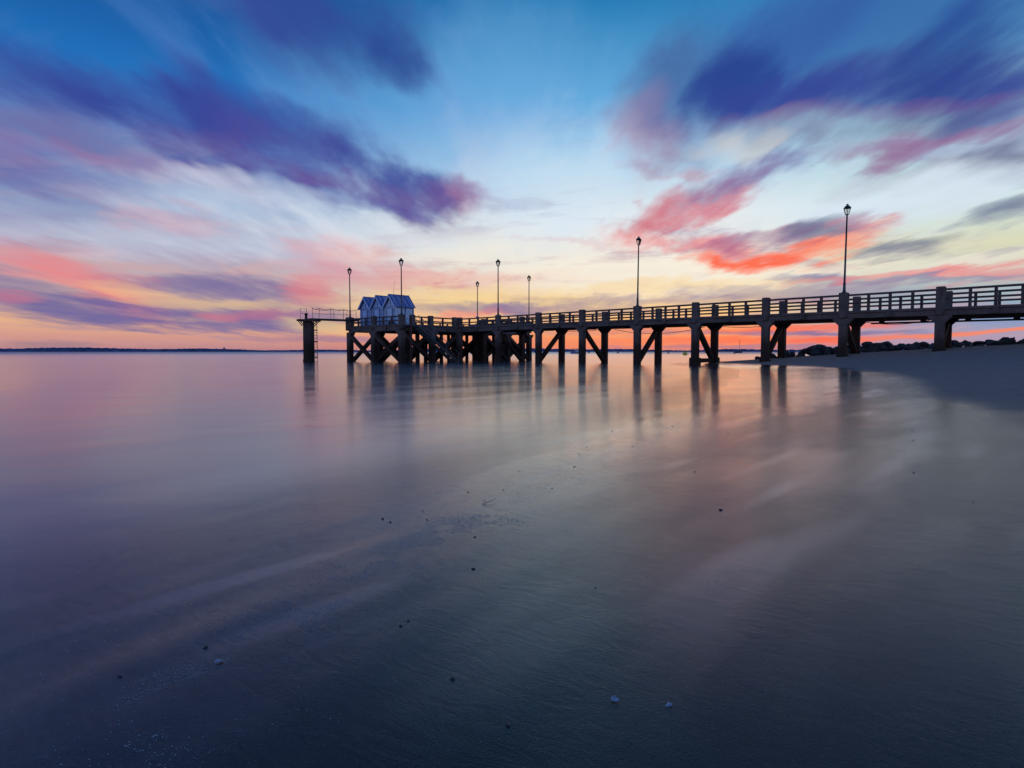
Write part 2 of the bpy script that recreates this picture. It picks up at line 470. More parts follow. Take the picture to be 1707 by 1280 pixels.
# ------------------------------------------------------------------ materials
def mat_new(name):
    m = bpy.data.materials.new(name)
    m.use_nodes = True
    m.node_tree.nodes.clear()
    g = NT(m.node_tree)
    out = g.n('ShaderNodeOutputMaterial')
    b = g.n('ShaderNodeBsdfPrincipled')
    g.link(b.outputs[0], out.inputs[0])
    return m, g, b, out


def simple(name, base, rough=.6, metal=0., var=.25, scale=8., bump=.0, spec=.5):
    m, g, b, out = mat_new(name)
    geo = g.n('ShaderNodeNewGeometry')
    n = g.noise(geo.outputs['Position'], scale, 5, .6)
    lo = tuple(x * (1 - var) for x in base)
    hi = tuple(min(1, x * (1 + var)) for x in base)
    c = g.mix(g.smooth(n, .3, .7), lo, hi)
    g.link(c, b.inputs['Base Color'])
    b.inputs['Roughness'].default_value = rough
    b.inputs['Metallic'].default_value = metal
    b.inputs['Specular IOR Level'].default_value = spec
    if bump:
        bp = g.n('ShaderNodeBump')
        bp.inputs['Distance'].default_value = bump
        bp.inputs['Strength'].default_value = .6
        g.link(n, bp.inputs['Height'])
        g.link(bp.outputs[0], b.inputs['Normal'])
    return m


def concrete(name, base, algae=True):
    """weathered concrete; below the tide mark it is stained by weed and rust"""
    m, g, b, out = mat_new(name)
    geo = g.n('ShaderNodeNewGeometry')
    P = geo.outputs['Position']
    n = g.noise(P, 1.3, 6, .65)
    n2 = g.noise(g.mapping(P, scale=(5, 5, .7)), 1.5, 4, .6)      # run-off streaks
    n3 = g.noise(P, 22, 3, .6)
    c = g.mix(g.smooth(n, .3, .7), tuple(x * .72 for x in base), tuple(x * 1.2 for x in base))
    c = g.mix(g.smooth(n2, .52, .72, 0, .55), c, (base[0] * .45, base[1] * .36, base[2] * .33))
    c = g.mix(g.smooth(n3, .62, .75, 0, .4), c, tuple(x * .5 for x in base))
    if algae:
        sep = g.n('ShaderNodeSeparateXYZ')
        g.link(P, sep.inputs[0])
        h = g.m('ADD', sep.outputs[2], g.m('MULTIPLY', g.m('SUBTRACT', n2, .5), 1.4))
        t = g.smooth(h, 1.2, 2.4, 1., 0.)
        weed = g.mix(g.smooth(n3, .35, .65), (.062, .027, .018), (.026, .014, .011))
        c = g.mix(g.m('MULTIPLY', t, .92), c, weed)
    g.link(c, b.inputs['Base Color'])
    b.inputs['Roughness'].default_value = .85
    b.inputs['Specular IOR Level'].default_value = .25
    bp = g.n('ShaderNodeBump')
    bp.inputs['Distance'].default_value = .02
    bp.inputs['Strength'].default_value = .7
    g.link(g.m('ADD', n3, n), bp.inputs['Height'])
    g.link(bp.outputs[0], b.inputs['Normal'])
    return m


def glass_mat(name):
    m = bpy.data.materials.new(name)
    m.use_nodes = True
    m.node_tree.nodes.clear()
    g = NT(m.node_tree)
    out = g.n('ShaderNodeOutputMaterial')
    fr = g.n('ShaderNodeFresnel')
    fr.inputs[0].default_value = 1.5
    t = g.n('ShaderNodeBsdfTransparent')
    t.inputs[0].default_value = (.86, .86, .84, 1)
    gl = g.n('ShaderNodeBsdfGlossy')
    gl.inputs['Roughness'].default_value = .08
    mx = g.n('ShaderNodeMixShader')
    g.link(fr.outputs[0], mx.inputs[0])
    g.link(t.outputs[0], mx.inputs[1])
    g.link(gl.outputs[0], mx.inputs[2])
    g.link(mx.outputs[0], out.inputs[0])
    return m


def sand_mat():
    m, g, b, out = mat_new('sand')
    geo = g.n('ShaderNodeNewGeometry')
    P = geo.outputs['Position']
    at = g.n('ShaderNodeAttribute', attribute_name='wet')
    sepw = g.n('ShaderNodeSeparateColor')
    g.link(at.outputs['Color'], sepw.inputs[0])
    wet, film, drained = sepw.outputs
    rot = (0, 0, -RZ)
    Q = g.mapping(P, rot=rot)                       # beach frame
    grain = g.noise(P, 420, 2, .6)
    mott = g.noise(P, 3.2, 4, .55)
    streak = g.noise(g.mapping(Q, rot=(0, 0, R(-30)), scale=(2.0, 6.5, 1)), 2.4, 4, .55, 1.6)
    dry = g.mix(g.smooth(mott, .3, .7), (.38, .235, .19), (.47, .29, .235))
    wcol = g.mix(drained, g.mix(g.smooth(mott, .3, .7), (.020, .016, .013), (.032, .026, .021)), (.044, .036, .030))
    c = g.mix(wet, dry, wcol)
    c = g.mix(g.smooth(grain, .62, .74, 0, .5), c, (.012, .011, .010))
    fleck = g.smooth(g.noise(P, 230, 2, .5), .69, .76, 0, .55)          # pale shell dust in the sand
    c = g.mix(g.m('MULTIPLY', fleck, wet), c, (.30, .28, .27))
    g.link(c, b.inputs['Base Color'])
    # roughness: dry sand, damp satin sand, standing film of water
    r = g.m('SUBTRACT', g.smooth(wet, 0., 1., .95, .46, 'LINEAR'), g.m('MULTIPLY', film, .26))
    g.link(r, b.inputs['Roughness'])
    g.link(g.m('ADD', g.smooth(wet, 0., 1., .25, .05), g.m('MULTIPLY', film, .85)), b.inputs['Specular IOR Level'])
    b.inputs['IOR'].default_value = 1.4
    cw = g.m('MULTIPLY', wet, g.smooth(streak, .25, .6, .85, 1.), clamp=True)
    cw = g.m('MULTIPLY', cw, g.smooth(drained, 0., 1., 1., .72))
    g.link(cw, b.inputs['Coat Weight'])
    b.inputs['Coat IOR'].default_value = 1.41
    cr = g.smooth(film, 0., 1., .12, .085, 'LINEAR')
    cr = g.m('ADD', cr, g.m('MULTIPLY', drained, .07))
    g.link(cr, b.inputs['Coat Roughness'])
    # relief: grain everywhere, drawn-out swash ripples where the water has run off
    lump = g.n('ShaderNodeBump')
    lump.inputs['Distance'].default_value = .05
    g.link(g.smooth(wet, 0., 1., .8, .018), lump.inputs['Strength'])
    g.link(g.m('ADD', g.noise(P, 5., 4, .6), g.m('MULTIPLY', g.noise(P, 1.1, 2, .5), 1.5)), lump.inputs['Height'])
    rip = g.n('ShaderNodeBump')
    g.link(lump.outputs[0], rip.inputs['Normal'])
    rip.inputs['Distance'].default_value = .006
    pat = g.smooth(g.noise(g.mapping(Q, scale=(.8, .5, 1)), 1., 3, .6), .35, .62, .12, 1.)
    g.link(g.m('MULTIPLY', pat, g.smooth(film, 0., 1., .18, .26)), rip.inputs['Strength'])
    g.link(streak, rip.inputs['Height'])
    fine = g.n('ShaderNodeBump')
    fine.inputs['Distance'].default_value = .0040
    g.link(g.smooth(film, 0., 1., .21, .08), fine.inputs['Strength'])
    g.link(g.noise(g.mapping(Q, rot=(0, 0, R(-33)), scale=(120, 170, 120)), 1., 4, .68), fine.inputs['Height'])
    g.link(rip.outputs[0], fine.inputs['Normal'])
    gb = g.n('ShaderNodeBump')
    gb.inputs['Distance'].default_value = .0030
    gb.inputs['Strength'].default_value = .6
    g.link(grain, gb.inputs['Height'])
    g.link(fine.outputs[0], gb.inputs['Normal'])
    g.link(gb.outputs[0], b.inputs['Normal'])
    g.link(fine.outputs[0], b.inputs['Coat Normal'])
    return m


def water_mat():
    m = bpy.data.materials.new('sea_water')
    m.use_nodes = True
    m.node_tree.nodes.clear()
    g = NT(m.node_tree)
    out = g.n('ShaderNodeOutputMaterial')
    geo = g.n('ShaderNodeNewGeometry')
    P = geo.outputs['Position']
    at = g.n('ShaderNodeAttribute', attribute_name='depth')
    sep = g.n('ShaderNodeSeparateColor')
    g.link(at.outputs['Color'], sep.inputs[0])
    tr = g.n('ShaderNodeBsdfTransparent')
    tr.inputs[0].default_value = (.97, .98, .99, 1)
    df = g.n('ShaderNodeBsdfDiffuse')
    df.inputs[0].default_value = (.055, .074, .118, 1)
    body = g.n('ShaderNodeMixShader')
    g.link(sep.outputs[0], body.inputs[0])
    g.link(tr.outputs[0], body.inputs[1])
    g.link(df.outputs[0], body.inputs[2])
    # gentle residual swell, drawn out along the shore
    Q = g.mapping(P, rot=(0, 0, -RZ))
    n = g.noise(g.mapping(Q, scale=(.9, .16, 1)), 1., 3, .5)
    n2 = g.noise(g.mapping(P, scale=(.25, 2.4, 1)), 1., 3, .55)
    bp = g.n('ShaderNodeBump')
    bp.inputs['Distance'].default_value = .02
    bp.inputs['Strength'].default_value = .35
    g.link(g.m('ADD', n, g.m('MULTIPLY', n2, .35)), bp.inputs['Height'])
    gl = g.n('ShaderNodeBsdfGlossy')
    ln = g.vm('LENGTH', P)
    g.link(g.m('ADD', g.smooth(n, .3, .7, .12, .16), g.m('ADD', g.smooth(ln, 40., 700., 0., .24), g.smooth(ln, 3., 22., .05, 0.))), gl.inputs['Roughness'])
    gl.inputs['Color'].default_value = (.97, .97, .97, 1)
    g.link(bp.outputs[0], gl.inputs['Normal'])
    fr = g.n('ShaderNodeFresnel')
    fr.inputs[0].default_value = 1.41
    mx = g.n('ShaderNodeMixShader')
    # far out the waves face the viewer and the sea mirrors less of the low sky
    up = g.m('SUBTRACT', 1., geo.outputs['Backfacing'])
    edge = g.m('MULTIPLY', sep.outputs[1], up)          # the sheet thins out to nothing at the strand
    g.link(g.m('MULTIPLY', edge, g.m('MULTIPLY', fr.outputs[0], g.smooth(ln, 60., 420., 1., .62))), mx.inputs[0])
    g.link(body.outputs[0], mx.inputs[1])
    g.link(gl.outputs[0], mx.inputs[2])
    g.link(mx.outputs[0], out.inputs[0])
    return m


M_SAND = sand_mat()
M_WATER = water_mat()
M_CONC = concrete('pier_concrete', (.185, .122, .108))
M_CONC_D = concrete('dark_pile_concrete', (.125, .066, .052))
M_RAIL = simple('railing_concrete', (.125, .080, .072), .85, var=.35, scale=5, bump=.01, spec=.25)
M_IRON = simple('painted_iron', (.028, .026, .030), .5, .2, .3, 6)
M_POST = simple('lamp_post_paint', (.06, .058, .075), .42, .3, .2, 3)
M_STEEL = simple('galvanised_steel', (.22, .22, .25), .45, .7, .25, 9)
M_RUST = simple('rusty_steel', (.10, .035, .025), .8, .2, .4, 9)
M_WOODD = simple('dark_stair_timber', (.085, .07, .068), .8, var=.35, scale=6)
M_ROCK = simple('groyne_rock', (.085, .06, .05), .85, var=.5, scale=2.2, bump=.06, spec=.3)
M_ROPE = simple('rope', (.09, .085, .09), .9)
M_CABLE = simple('black_cable', (.012, .012, .014), .6)
M_GLASS = glass_mat('lantern_glass')
M_HUTW = simple('hut_pale_blue_boards', (.70, .78, 1.0), .6, var=.10, scale=5)
M_HUTW2 = simple('hut_blue_boards', (.56, .66, 1.0), .6, var=.10, scale=5)
M_HUTT = simple('hut_dark_blue_trim', (.05, .07, .28), .6, var=.2, scale=5)
M_HUTR = simple('hut_roof_felt', (.26, .29, .56), .75, var=.25, scale=4)
M_SHORE = simple('far_woodland_haze_blue', (.10, .125, .24), 1., var=.3, scale=.02, spec=0)  # blue of the distance haze is put into the woodland colour
M_WHITE = simple('boat_white', (.7, .7, .72), .4, var=.08)
M_BLUE = simple('boat_blue', (.16, .21, .55), .4, var=.1)
M_DARKHULL = simple('boat_dark_hull', (.03, .035, .06), .4, var=.1)
M_YELLOW = simple('buoy_yellow', (.92, .55, .05), .5, var=.12)
M_BUOYD = simple('buoy_dark', (.05, .045, .05), .5, var=.2)
M_SHELL = simple('pale_shell', (.34, .38, .46), .45, var=.25, scale=80)
M_GRIT = simple('shell_grit', (.42, .43, .47), .5, var=.5, scale=90)
M_PEB = simple('dark_pebble', (.022, .02, .022), .45, var=.4, scale=60)
M_WEED = simple('dry_twig', (.03, .022, .02), .7, var=.3, scale=60)
M_SIGN = simple('sign_blue', (.07, .12, .42), .4, var=.08)
M_BOX = simple('blue_box_paint', (.14, .17, .34), .6, var=.15)


# ------------------------------------------------------------------ setting: sand and sea
def build_ground():
    N = 620
    a = .55
    tx = np.linspace(-math.asinh(160 / a), math.asinh(420 / a), N)
    ty = np.linspace(-math.asinh(160 / a), math.asinh(420 / a), N)
    xs = a * np.sinh(tx)
    ys = 2.0 + a * np.sinh(ty)
    XX, YY = np.meshgrid(xs, ys)
    u = XX * UD.x + YY * UD.y
    v = XX * VD.x + YY * VD.y
    z, k, face = beach(u, v)
    rel = relief(XX, YY)
    z = z + rel * np.clip(1 - face * .2, .5, 1)
    z = np.maximum(z, -2.6)
    # hollows scoured at the feet of the columns
    for cu, cv in [(-18.93, 41.66), (-14., 41.66), (-9.35, 41.66), (-4.45, 41.66), (-14., 45.06), (-9.35, 45.06), (-4.45, 45.06)]:
        z -= .10 * np.exp(-((u - cu) ** 2 + (v - cv) ** 2) / .35)
    co = np.stack([XX, YY, z], -1).reshape(-1, 3)
    i = np.arange(N * N).reshape(N, N)
    F = np.stack([i[:-1, :-1], i[:-1, 1:], i[1:, 1:], i[1:, :-1]], -1).reshape(-1, 4)
    me = bpy.data.meshes.new('sand_beach')
    me.vertices.add(len(co))
    me.vertices.foreach_set('co', co.ravel())
    me.loops.add(F.size)
    me.loops.foreach_set('vertex_index', F.ravel().astype(np.int32))
    me.polygons.add(len(F))
    me.polygons.foreach_set('loop_start', np.arange(0, F.size, 4, dtype=np.int32))
    me.polygons.foreach_set('loop_total', np.full(len(F), 4, dtype=np.int32))
    me.update()
    me.polygons.foreach_set('use_smooth', np.ones(len(F), dtype=bool))
    # wetness: sodden below the toe, drying over the face; film where the last wash still stands
    nz = vnoise(u * .9, v * .35, 21) * .6 + vnoise(u * 2.6, v * .9, 22) * .4 - .5
    wet = np.clip(1.0 - (face - .035 + nz * .05) / np.interp(v, [0, 12, 30, 40], [.11, .09, .08, .06]), 0, 1)
    wet = wet * wet * (3 - 2 * wet)
    pv = np.clip((v - 8.2) / 4.5, 0, 1)
    pool = pv * pv * (3 - 2 * pv) * np.clip(1.1 - np.maximum(k - .55, 0) * 2.4, 0, 1)
    hgt = z + nz * .03
    film = np.clip((.05 - hgt) / .05, 0, 1) * np.clip((v - 2.) / 6., .1, 1)
    film = np.maximum(film, np.clip(pool * 1.4 - .30 + nz * 2.0 + (vnoise(u * 7 + 3, v * .8, 24) - .5) * .9, 0, 1)) * wet
    film = film * film * (3 - 2 * film)
    dr = vnoise(u * .75 + 5, v * .22 + 2, 41) * .55 + vnoise(u * 2.1, v * .6, 42) * .3 + vnoise(u * 6, v * 2.2, 43) * .15
    dr = np.clip((dr - .40) / .26, 0, 1) * np.clip(k * 2.2 - .25, 0, 1)
    dr = dr * dr * (3 - 2 * dr) * (1 - .75 * film)
    bare = np.clip((k - .16 + nz * .16 + (vnoise(v * 2.3, u * .4, 47) - .5) * .10) / .10, 0, 1) * np.clip((9 - v) / 5, 0, 1)   # last swash has drained off here
    dr = np.clip(dr * .8 + bare * .45, 0, 1)
    col = np.stack([wet, film, dr, np.ones_like(wet)], -1).reshape(-1, 4)
    ca = me.color_attributes.new('wet', 'FLOAT_COLOR', 'POINT')
    ca.data.foreach_set('color', col.astype(np.float32).ravel())
    o = obj('sand_beach', me, M_SAND)
    tag(o, 'damp and dry grey sand beach rising to the right', None, kind='structure')
    return o


def build_sea():
    N = 200
    a = 1.2
    t = np.linspace(-math.asinh(12000 / a), math.asinh(12000 / a), N)
    xs = a * np.sinh(t)
    XX, YY = np.meshgrid(xs, xs + 3.)
    u = XX * UD.x + YY * UD.y
    v = XX * VD.x + YY * VD.y
    z, k, face = beach(u, v)
    far = (np.hypot(XX, YY) > 300)
    dep = np.where(far, 2., np.clip(-z, 0, 3))
    co = np.stack([XX, YY, np.zeros_like(XX)], -1).reshape(-1, 3)
    i = np.arange(N * N).reshape(N, N)
    F = np.stack([i[:-1, :-1], i[:-1, 1:], i[1:, 1:], i[1:, :-1]], -1).reshape(-1, 4)
    me = bpy.data.meshes.new('sea_water')
    me.from_pydata(co.tolist(), [], F.tolist())
    me.polygons.foreach_set('use_smooth', np.ones(len(F), dtype=bool))
    dd = 1 - np.exp(-dep * 14.)
    ed = np.clip((-np.where(far, -2., z) + .004) / .05, 0, 1)
    ed = ed * ed * (3 - 2 * ed)
    col = np.stack([dd, ed, dd, np.ones_like(dd)], -1).reshape(-1, 4)
    ca = me.color_attributes.new('depth', 'FLOAT_COLOR', 'POINT')
    ca.data.foreach_set('color', col.astype(np.float32).ravel())
    tag(obj('sea_water', me, M_WATER), 'calm sea smoothed to a mirror, reflecting the sunset', None, kind='structure')


def build_far_shore():
    D = 4200.
    n = 900
    mb = MB()
    V_ = []
    for i in range(n + 1):
        az = R(-75 + 110 * i / n)
        x, y = D * math.sin(az), D * math.cos(az)
        h = 17 + 5 * math.sin(i * .021 + 1) + 3 * math.sin(i * .083) + random.uniform(-1, 1) * 1.6
        if i > n * .84:
            h *= 1.25
        V_ += [(x, y, -1), (x * 1.001, y * 1.001, max(h * .55, 2)), (x * 1.012, y * 1.012, max(h, 3)), (x * 1.04, y * 1.04, -1)]
    F = [(4 * i + k, 4 * i + 4 + k, 4 * i + 5 + k, 4 * i + 1 + k) for i in range(n) for k in range(3)]
    mb.add(V_, F)
    tag(mb.build('far_shore', M_SHORE), 'low dark wooded shore along the horizon', None, kind='structure')


build_ground()
build_sea()
build_far_shore()

# ------------------------------------------------------------------ the pier
pu0, pv0 = -43.4, 41.66
PX, PY = xy(pu0, pv0)
pier = empty('pier', (PX, PY, 0), RZ)
tag(pier, 'long weathered concrete pier on braced columns, running out to sea', 'pier')


def L3(u, v, z):
    return (u - pu0, v - pv0, z)


DECK = 3.46                       # top of the kerb
PN, PF = 41.66, 45.06             # near and far rows of columns
BENTS = [-38.2, -33.4, -28.77, -23.64, -18.93, -14.0, -9.35, -4.45, .4, 5.3, 10.2, 15.1]


def rail_top(u):
    return 4.33 + (u + 43.4) * .0075


def beam_bot(u):
    return 2.88 + min(max((u + 43.4) / 15, 0), 1) * .12


def col_profile(w, z0, z1, hw, hz, l=True, r=True):
    h = w / 2
    P = [(-h, z0), (h, z0), (h, z1 - hz)]
    P += [(h + hw, z1 - .08), (h + hw, z1)] if r else [(h, z1)]
    P += [(-h - hw, z1), (-h - hw, z1 - .08)] if l else [(-h, z1)]
    P += [(-h, z1 - hz)]
    return P


def column(u, v, z0, mat=None, w=.46, along='u', hw=.34, l=True, r=True, top=None):
    z1 = (top or beam_bot(u)) - .003
    mb = MB()
    prof = col_profile(w, z0, z1, hw, .42, l, r)
    if along == 'u':
        mb.prism(prof, -w / 2, w / 2, 'y')
    else:
        mb.prism(prof, -w / 2, w / 2, 'x')
    return mb.build('column', mat or M_CONC, pier, .025, loc=L3(u, v, 0))


def gz(u, v):
    x, y = xy(u, v)
    return ground_z(x, y)


def rail_run(p0, p1, zt0, zt1, nb, outside, posts=True):
    """two rails and nb balusters between two pillars, in pier (u, v)"""
    p0 = Vector(p0)
    p1 = Vector(p1)
    zk = DECK
    for fr, hh in ((1.0, .12), (.48, .11)):
        a = (zt0 - .17 - zk) * fr + zk
        b = (zt1 - .17 - zk) * fr + zk
        MB().bar(L3(p0.x, p0.y, a), L3(p1.x, p1.y, b), .13, hh).build('rail', M_RAIL, pier, .012)
    for i in range(nb):
        t = (i + 1) / (nb + 1)
        q = p0.lerp(p1, t)
        zt = (zt0 + (zt1 - zt0) * t) - .17 - .06
        box_part('baluster', M_RAIL, pier, L3(q.x, q.y, (DECK + .001 + zt) / 2), (.15, .15, round(zt - DECK - .004, 2)), .01)


def pillar(u, v, zt, s=.42, z0=3.06, name='railing_pillar'):
    MB().box((0, 0, (z0 + zt) / 2), (s, s, zt - z0)).build(name, M_CONC, pier, .03, loc=L3(u, v, 0))


def edge_beam(p0, p1, zb, th=.34):
    """edge beam with a kerb standing a little proud of it"""
    (u0, v0), (u1, v1) = p0, p1
    du, dv = abs(u1 - u0), abs(v1 - v0)
    c = L3((u0 + u1) / 2, (v0 + v1) / 2, 0)
    ln = max(du, dv) - .004
    d = (ln, th) if du > dv else (th, ln)
    MB().box((c[0], c[1], (zb + 3.30) / 2), (d[0], d[1], 3.30 - zb)).build('edge_beam', M_CONC, pier, .02)
    d2 = (ln, th + .12) if du > dv else (th + .12, ln)
    MB().box((c[0], c[1], (3.302 + DECK) / 2), (d2[0], d2[1], DECK - 3.302)).build('kerb', M_CONC, pier, .02)


def corbel(u, v, dirv=-1, along='u'):
    if along == 'u':
        MB().box(L3(u, v + dirv * .26, 3.16), (.28, .17, .28)).build('corbel', M_CONC, pier, .02)
    else:
        MB().box(L3(u + dirv * .26, v, 3.16), (.17, .28, .28)).build('corbel', M_CONC, pier, .02)


def brace(a, b, w=.34, name='brace', mat=None):
    MB().bar(L3(*a), L3(*b), w, w * .92).build(name, mat or M_CONC_D, pier, .02)


ALL = [-43.4] + BENTS
for i, u in enumerate(BENTS):
    z0n, z0f = min(gz(u, PN), 0.3) - .9 if u < -20 else gz(u, PN) - .6, gz(u, PF) - .7
    column(u, PN, z0n, M_CONC)
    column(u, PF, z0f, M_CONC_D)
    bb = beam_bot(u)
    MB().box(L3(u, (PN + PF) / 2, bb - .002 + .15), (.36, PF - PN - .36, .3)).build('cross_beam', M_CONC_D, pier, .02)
    up = (i % 2 == 1)                            # bottom of the near column up to the top of the far one
    zl = max(gz(u, PN), 0.) + .15
    dv = .1
    if up:
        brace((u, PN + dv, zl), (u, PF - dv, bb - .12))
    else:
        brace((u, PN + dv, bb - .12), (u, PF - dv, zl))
    if abs(u + 18.93) < .1:
        MB().box(L3(u, (PN + PF) / 2, .33), (.34, PF - PN - .44, .3)).build('ground_tie', M_CONC_D, pier, .02)
        for vv in (PN, PF):
            MB().box(L3(u, vv, .1), (.66, .66, .9)).build('footing', M_CONC_D, pier, .06)
    if u > -15:
        for vv in (PN, PF):
            MB().box(L3(u, vv, gz(u, vv) - .2), (.60, .60, .62)).build('footing', M_CONC_D, pier, .06)
    zt = rail_top(u)
    pillar(u, PN - .02, zt, .44 if abs(u + 23.64) > .2 and abs(u + 9.35) > .2 else .5)
    pillar(u, PF + .02, zt)
    corbel(u, PN, -1)
for a, b in zip(ALL[:-1], ALL[1:]):
    zb = beam_bot((a + b) / 2)
    edge_beam((a, PN), (b, PN), zb)
    edge_beam((a, PF), (b, PF), zb)
    MB().box(L3((a + b) / 2, (PN + PF) / 2, 3.33), (b - a - .01, PF - PN - .48, .18)).build('deck_slab', M_CONC, pier, 0)
    corbel((a + b) / 2, PN, -1)
    corbel((a + b) / 2, PF, 1)
    for vv in (PN - .02, PF + .02):
        rail_run((a + .22, vv), (b - .22, vv), rail_top(a), rail_top(b), 3, vv)
    # longitudinal joists under the deck
    for vv in (PN + 1.1, PF - 1.1):
        MB().box(L3((a + b) / 2, vv, 3.05), (b - a - .38, .22, .36)).build('joist', M_CONC_D, pier, 0)

# pier head: a wide platform across the end of the pier
HU = [-51.45, -47.5, -43.4]
HV = [34.5, 38.1, 41.66, 45.06, 48.8, 52.4]
HB = 2.86
for v in HV:
    for u in HU:
        if v == 34.5:
            column(u, v, -2.2, M_CONC if u != -51.45 else M_CONC, .5, 'u', .32, u != HU[0], u != HU[2], HB)
        else:
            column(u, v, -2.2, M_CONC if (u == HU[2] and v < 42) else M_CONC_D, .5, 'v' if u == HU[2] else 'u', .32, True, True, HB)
for u0, u1 in zip(HU[:-1], HU[1:]):
    for v in HV:
        o_ = .06 if v < 40 else 0.
        brace((u0 + .1, v - o_, HB - .25), (u1 - .1, v - o_, .12), .34)
        brace((u0 + .1, v + .30, .12), (u1 - .1, v + .30, HB - .25), .34)
    for v in HV[1:-1]:
        MB().box(L3((u0 + u1) / 2, v, HB + .2), (u1 - u0 - .36, .34, .38)).build('cross_beam', M_CONC_D, pier, 0)
    for v in (HV[0], HV[-1]):
        edge_beam((u0, v), (u1, v), HB)
        corbel((u0 + u1) / 2, v, -1 if v < 40 else 1)
for v0, v1 in zip(HV[:-1], HV[1:]):
    for u in (HU[0], HU[2]):
        edge_beam((u, v0 + (.24 if v0 == HV[0] else 0)), (u, v1 - (.24 if v1 == HV[-1] else 0)), HB + .004)
    if v0 != PN:
        for u in (HU[2], HU[1]):
            brace((u, v0 + .1, HB - .25), (u, v1 - .1, .12), .34)
            brace((u - .30, v0 + .1, .12), (u - .30, v1 - .1, HB - .25), .34)
    for u0, u1 in zip(HU[:-1], HU[1:]):
        MB().box(L3((u0 + u1) / 2, (v0 + v1) / 2, 3.335), (u1 - u0 - .48, v1 - v0 - .48, .17)).build('deck_slab', M_CONC, pier, 0)
    corbel(HU[2], (v0 + v1) / 2, 1, 'v')
for u in HU:
    corbel(u, HV[0], -1)
for u, v0_, n_ in ((-44.3, 36.0, 5), (-45.4, 42.6, 7), (-46.3, 38.8, 6)):          # timber fender piles under the head
    for k in range(n_):
        MB().box(L3(u, v0_ + k * 1.02, .3), (.26, .26, 5.0)).build('fender_pile', M_CONC_D, pier, .02)
zt = 4.33
for (u, v, s) in [(HU[0], HV[0], .62), (HU[1], HV[0], .42), (HU[2] + .02, HV[0], .46), (HU[2] + .02, 35.72, .42), (HU[2] + .02, 37.9, .42), (HU[2] + .02, 40.95, .38), (HU[2] + .02, PN, .46),
                  (HU[2] + .02, PF, .42), (HU[2] + .02, 48.8, .42), (HU[2], HV[-1], .46), (HU[1], HV[-1], .42), (HU[0], HV[-1], .46), (HU[0], 48.8, .42), (HU[0], 45.06, .42), (HU[0], 41.66, .42), (HU[0], 38.1, .42)]:
    pillar(u, v, zt, s)
for a, b, nb in [((HU[0] + .31, HV[0]), (HU[1] - .21, HV[0]), 2), ((HU[1] + .21, HV[0]), (HU[2] - .2, HV[0]), 2),
                 ((HU[2] + .02, 35.93), (HU[2] + .02, 37.69), 1), ((HU[2] + .02, 38.11), (HU[2] + .02, 40.76), 1),
                 ((HU[2] + .02, 45.27), (HU[2] + .02, 48.59), 2), ((HU[2] + .02, 49.01), (HU[2] + .02, 52.17), 2),
                 ((HU[0] + .23, HV[-1]), (HU[1] - .21, HV[-1]), 2), ((HU[1] + .21, HV[-1]), (HU[2] - .23, HV[-1]), 2),
                 ((HU[0], 34.81), (HU[0], 37.89), 2), ((HU[0], 38.31), (HU[0], 41.45), 2), ((HU[0], 41.87), (HU[0], 44.85), 2), ((HU[0], 45.27), (HU[0], 48.59), 2), ((HU[0], 49.01), (HU[0], 52.17), 2)]:
    rail_run(a, b, zt, zt, nb, 0)


# ------------------------------------------------------------------ stair down the side of the pier head, its gate and a mooring pole
sx, sy = xy(-42.75, 35.3)
stair = empty('pier_stair', (sx, sy, 0), RZ)
tag(stair, 'dark open stair with pale handrails slanting down the pier head to the water', 'stair')
for du in (-.38, .38):
    MB().bar((du, .25, 3.32), (du, 5.6, -.35), .10, .30).build('stringer', M_WOODD, stair, .01)
for i in range(15):
    t = i / 14
    MB().box((0, .45 + t * 4.95, 3.16 - t * 3.40), (.68, .26, .05)).build('tread', M_WOODD, stair, 0)
for du in (-.44, .44):
    MB().tube([(du, .2, 4.25), (du, 5.4, .72)], .024, 6).build('handrail', M_STEEL, stair)
    for t in (0.02, .34, .66, .97):
        y = .25 + t * 5.1
        z = 3.32 - t * 3.5
        MB().tube([(du, y, z - .1), (du, y, z + .9)], .02, 6).build('handrail_post', M_STEEL, stair)
MB().box((0, -.35, 3.30), (.9, 1.1, .08)).build('landing', M_WOODD, stair, 0)

gx, gy = xy(-43.1, 35.1)
gate = empty('steel_gate', (gx, gy, DECK), RZ)
tag(gate, 'thin pale steel gate frame at the top of the pier stair', 'gate')
for y in (-.42, .42):
    MB().tube([(0, y, 0), (0, y, .98)], .022, 6).build('gate_post', M_STEEL, gate)
for z in (.96, .5, .12):
    MB().tube([(0, -.42, z), (0, .42, z)], .016, 6).build('gate_rail', M_STEEL, gate)
MB().tube([(0, -.42, .12), (0, .42, .5)], .012, 6).build('gate_rail', M_STEEL, gate)

mx, my = xy(-42.4, 34.75)
mp = MB()
mp.lathe([(.105, -1.2), (.105, 1.5), (.10, 3.9), (.07, 4.02), (.025, 4.25)], 10)
tag(mp.build('mooring_pole', M_RUST, None, 0, True, loc=(mx, my, 0)), 'slim rust red mooring pole with pointed cap at the pier head corner', 'pole')


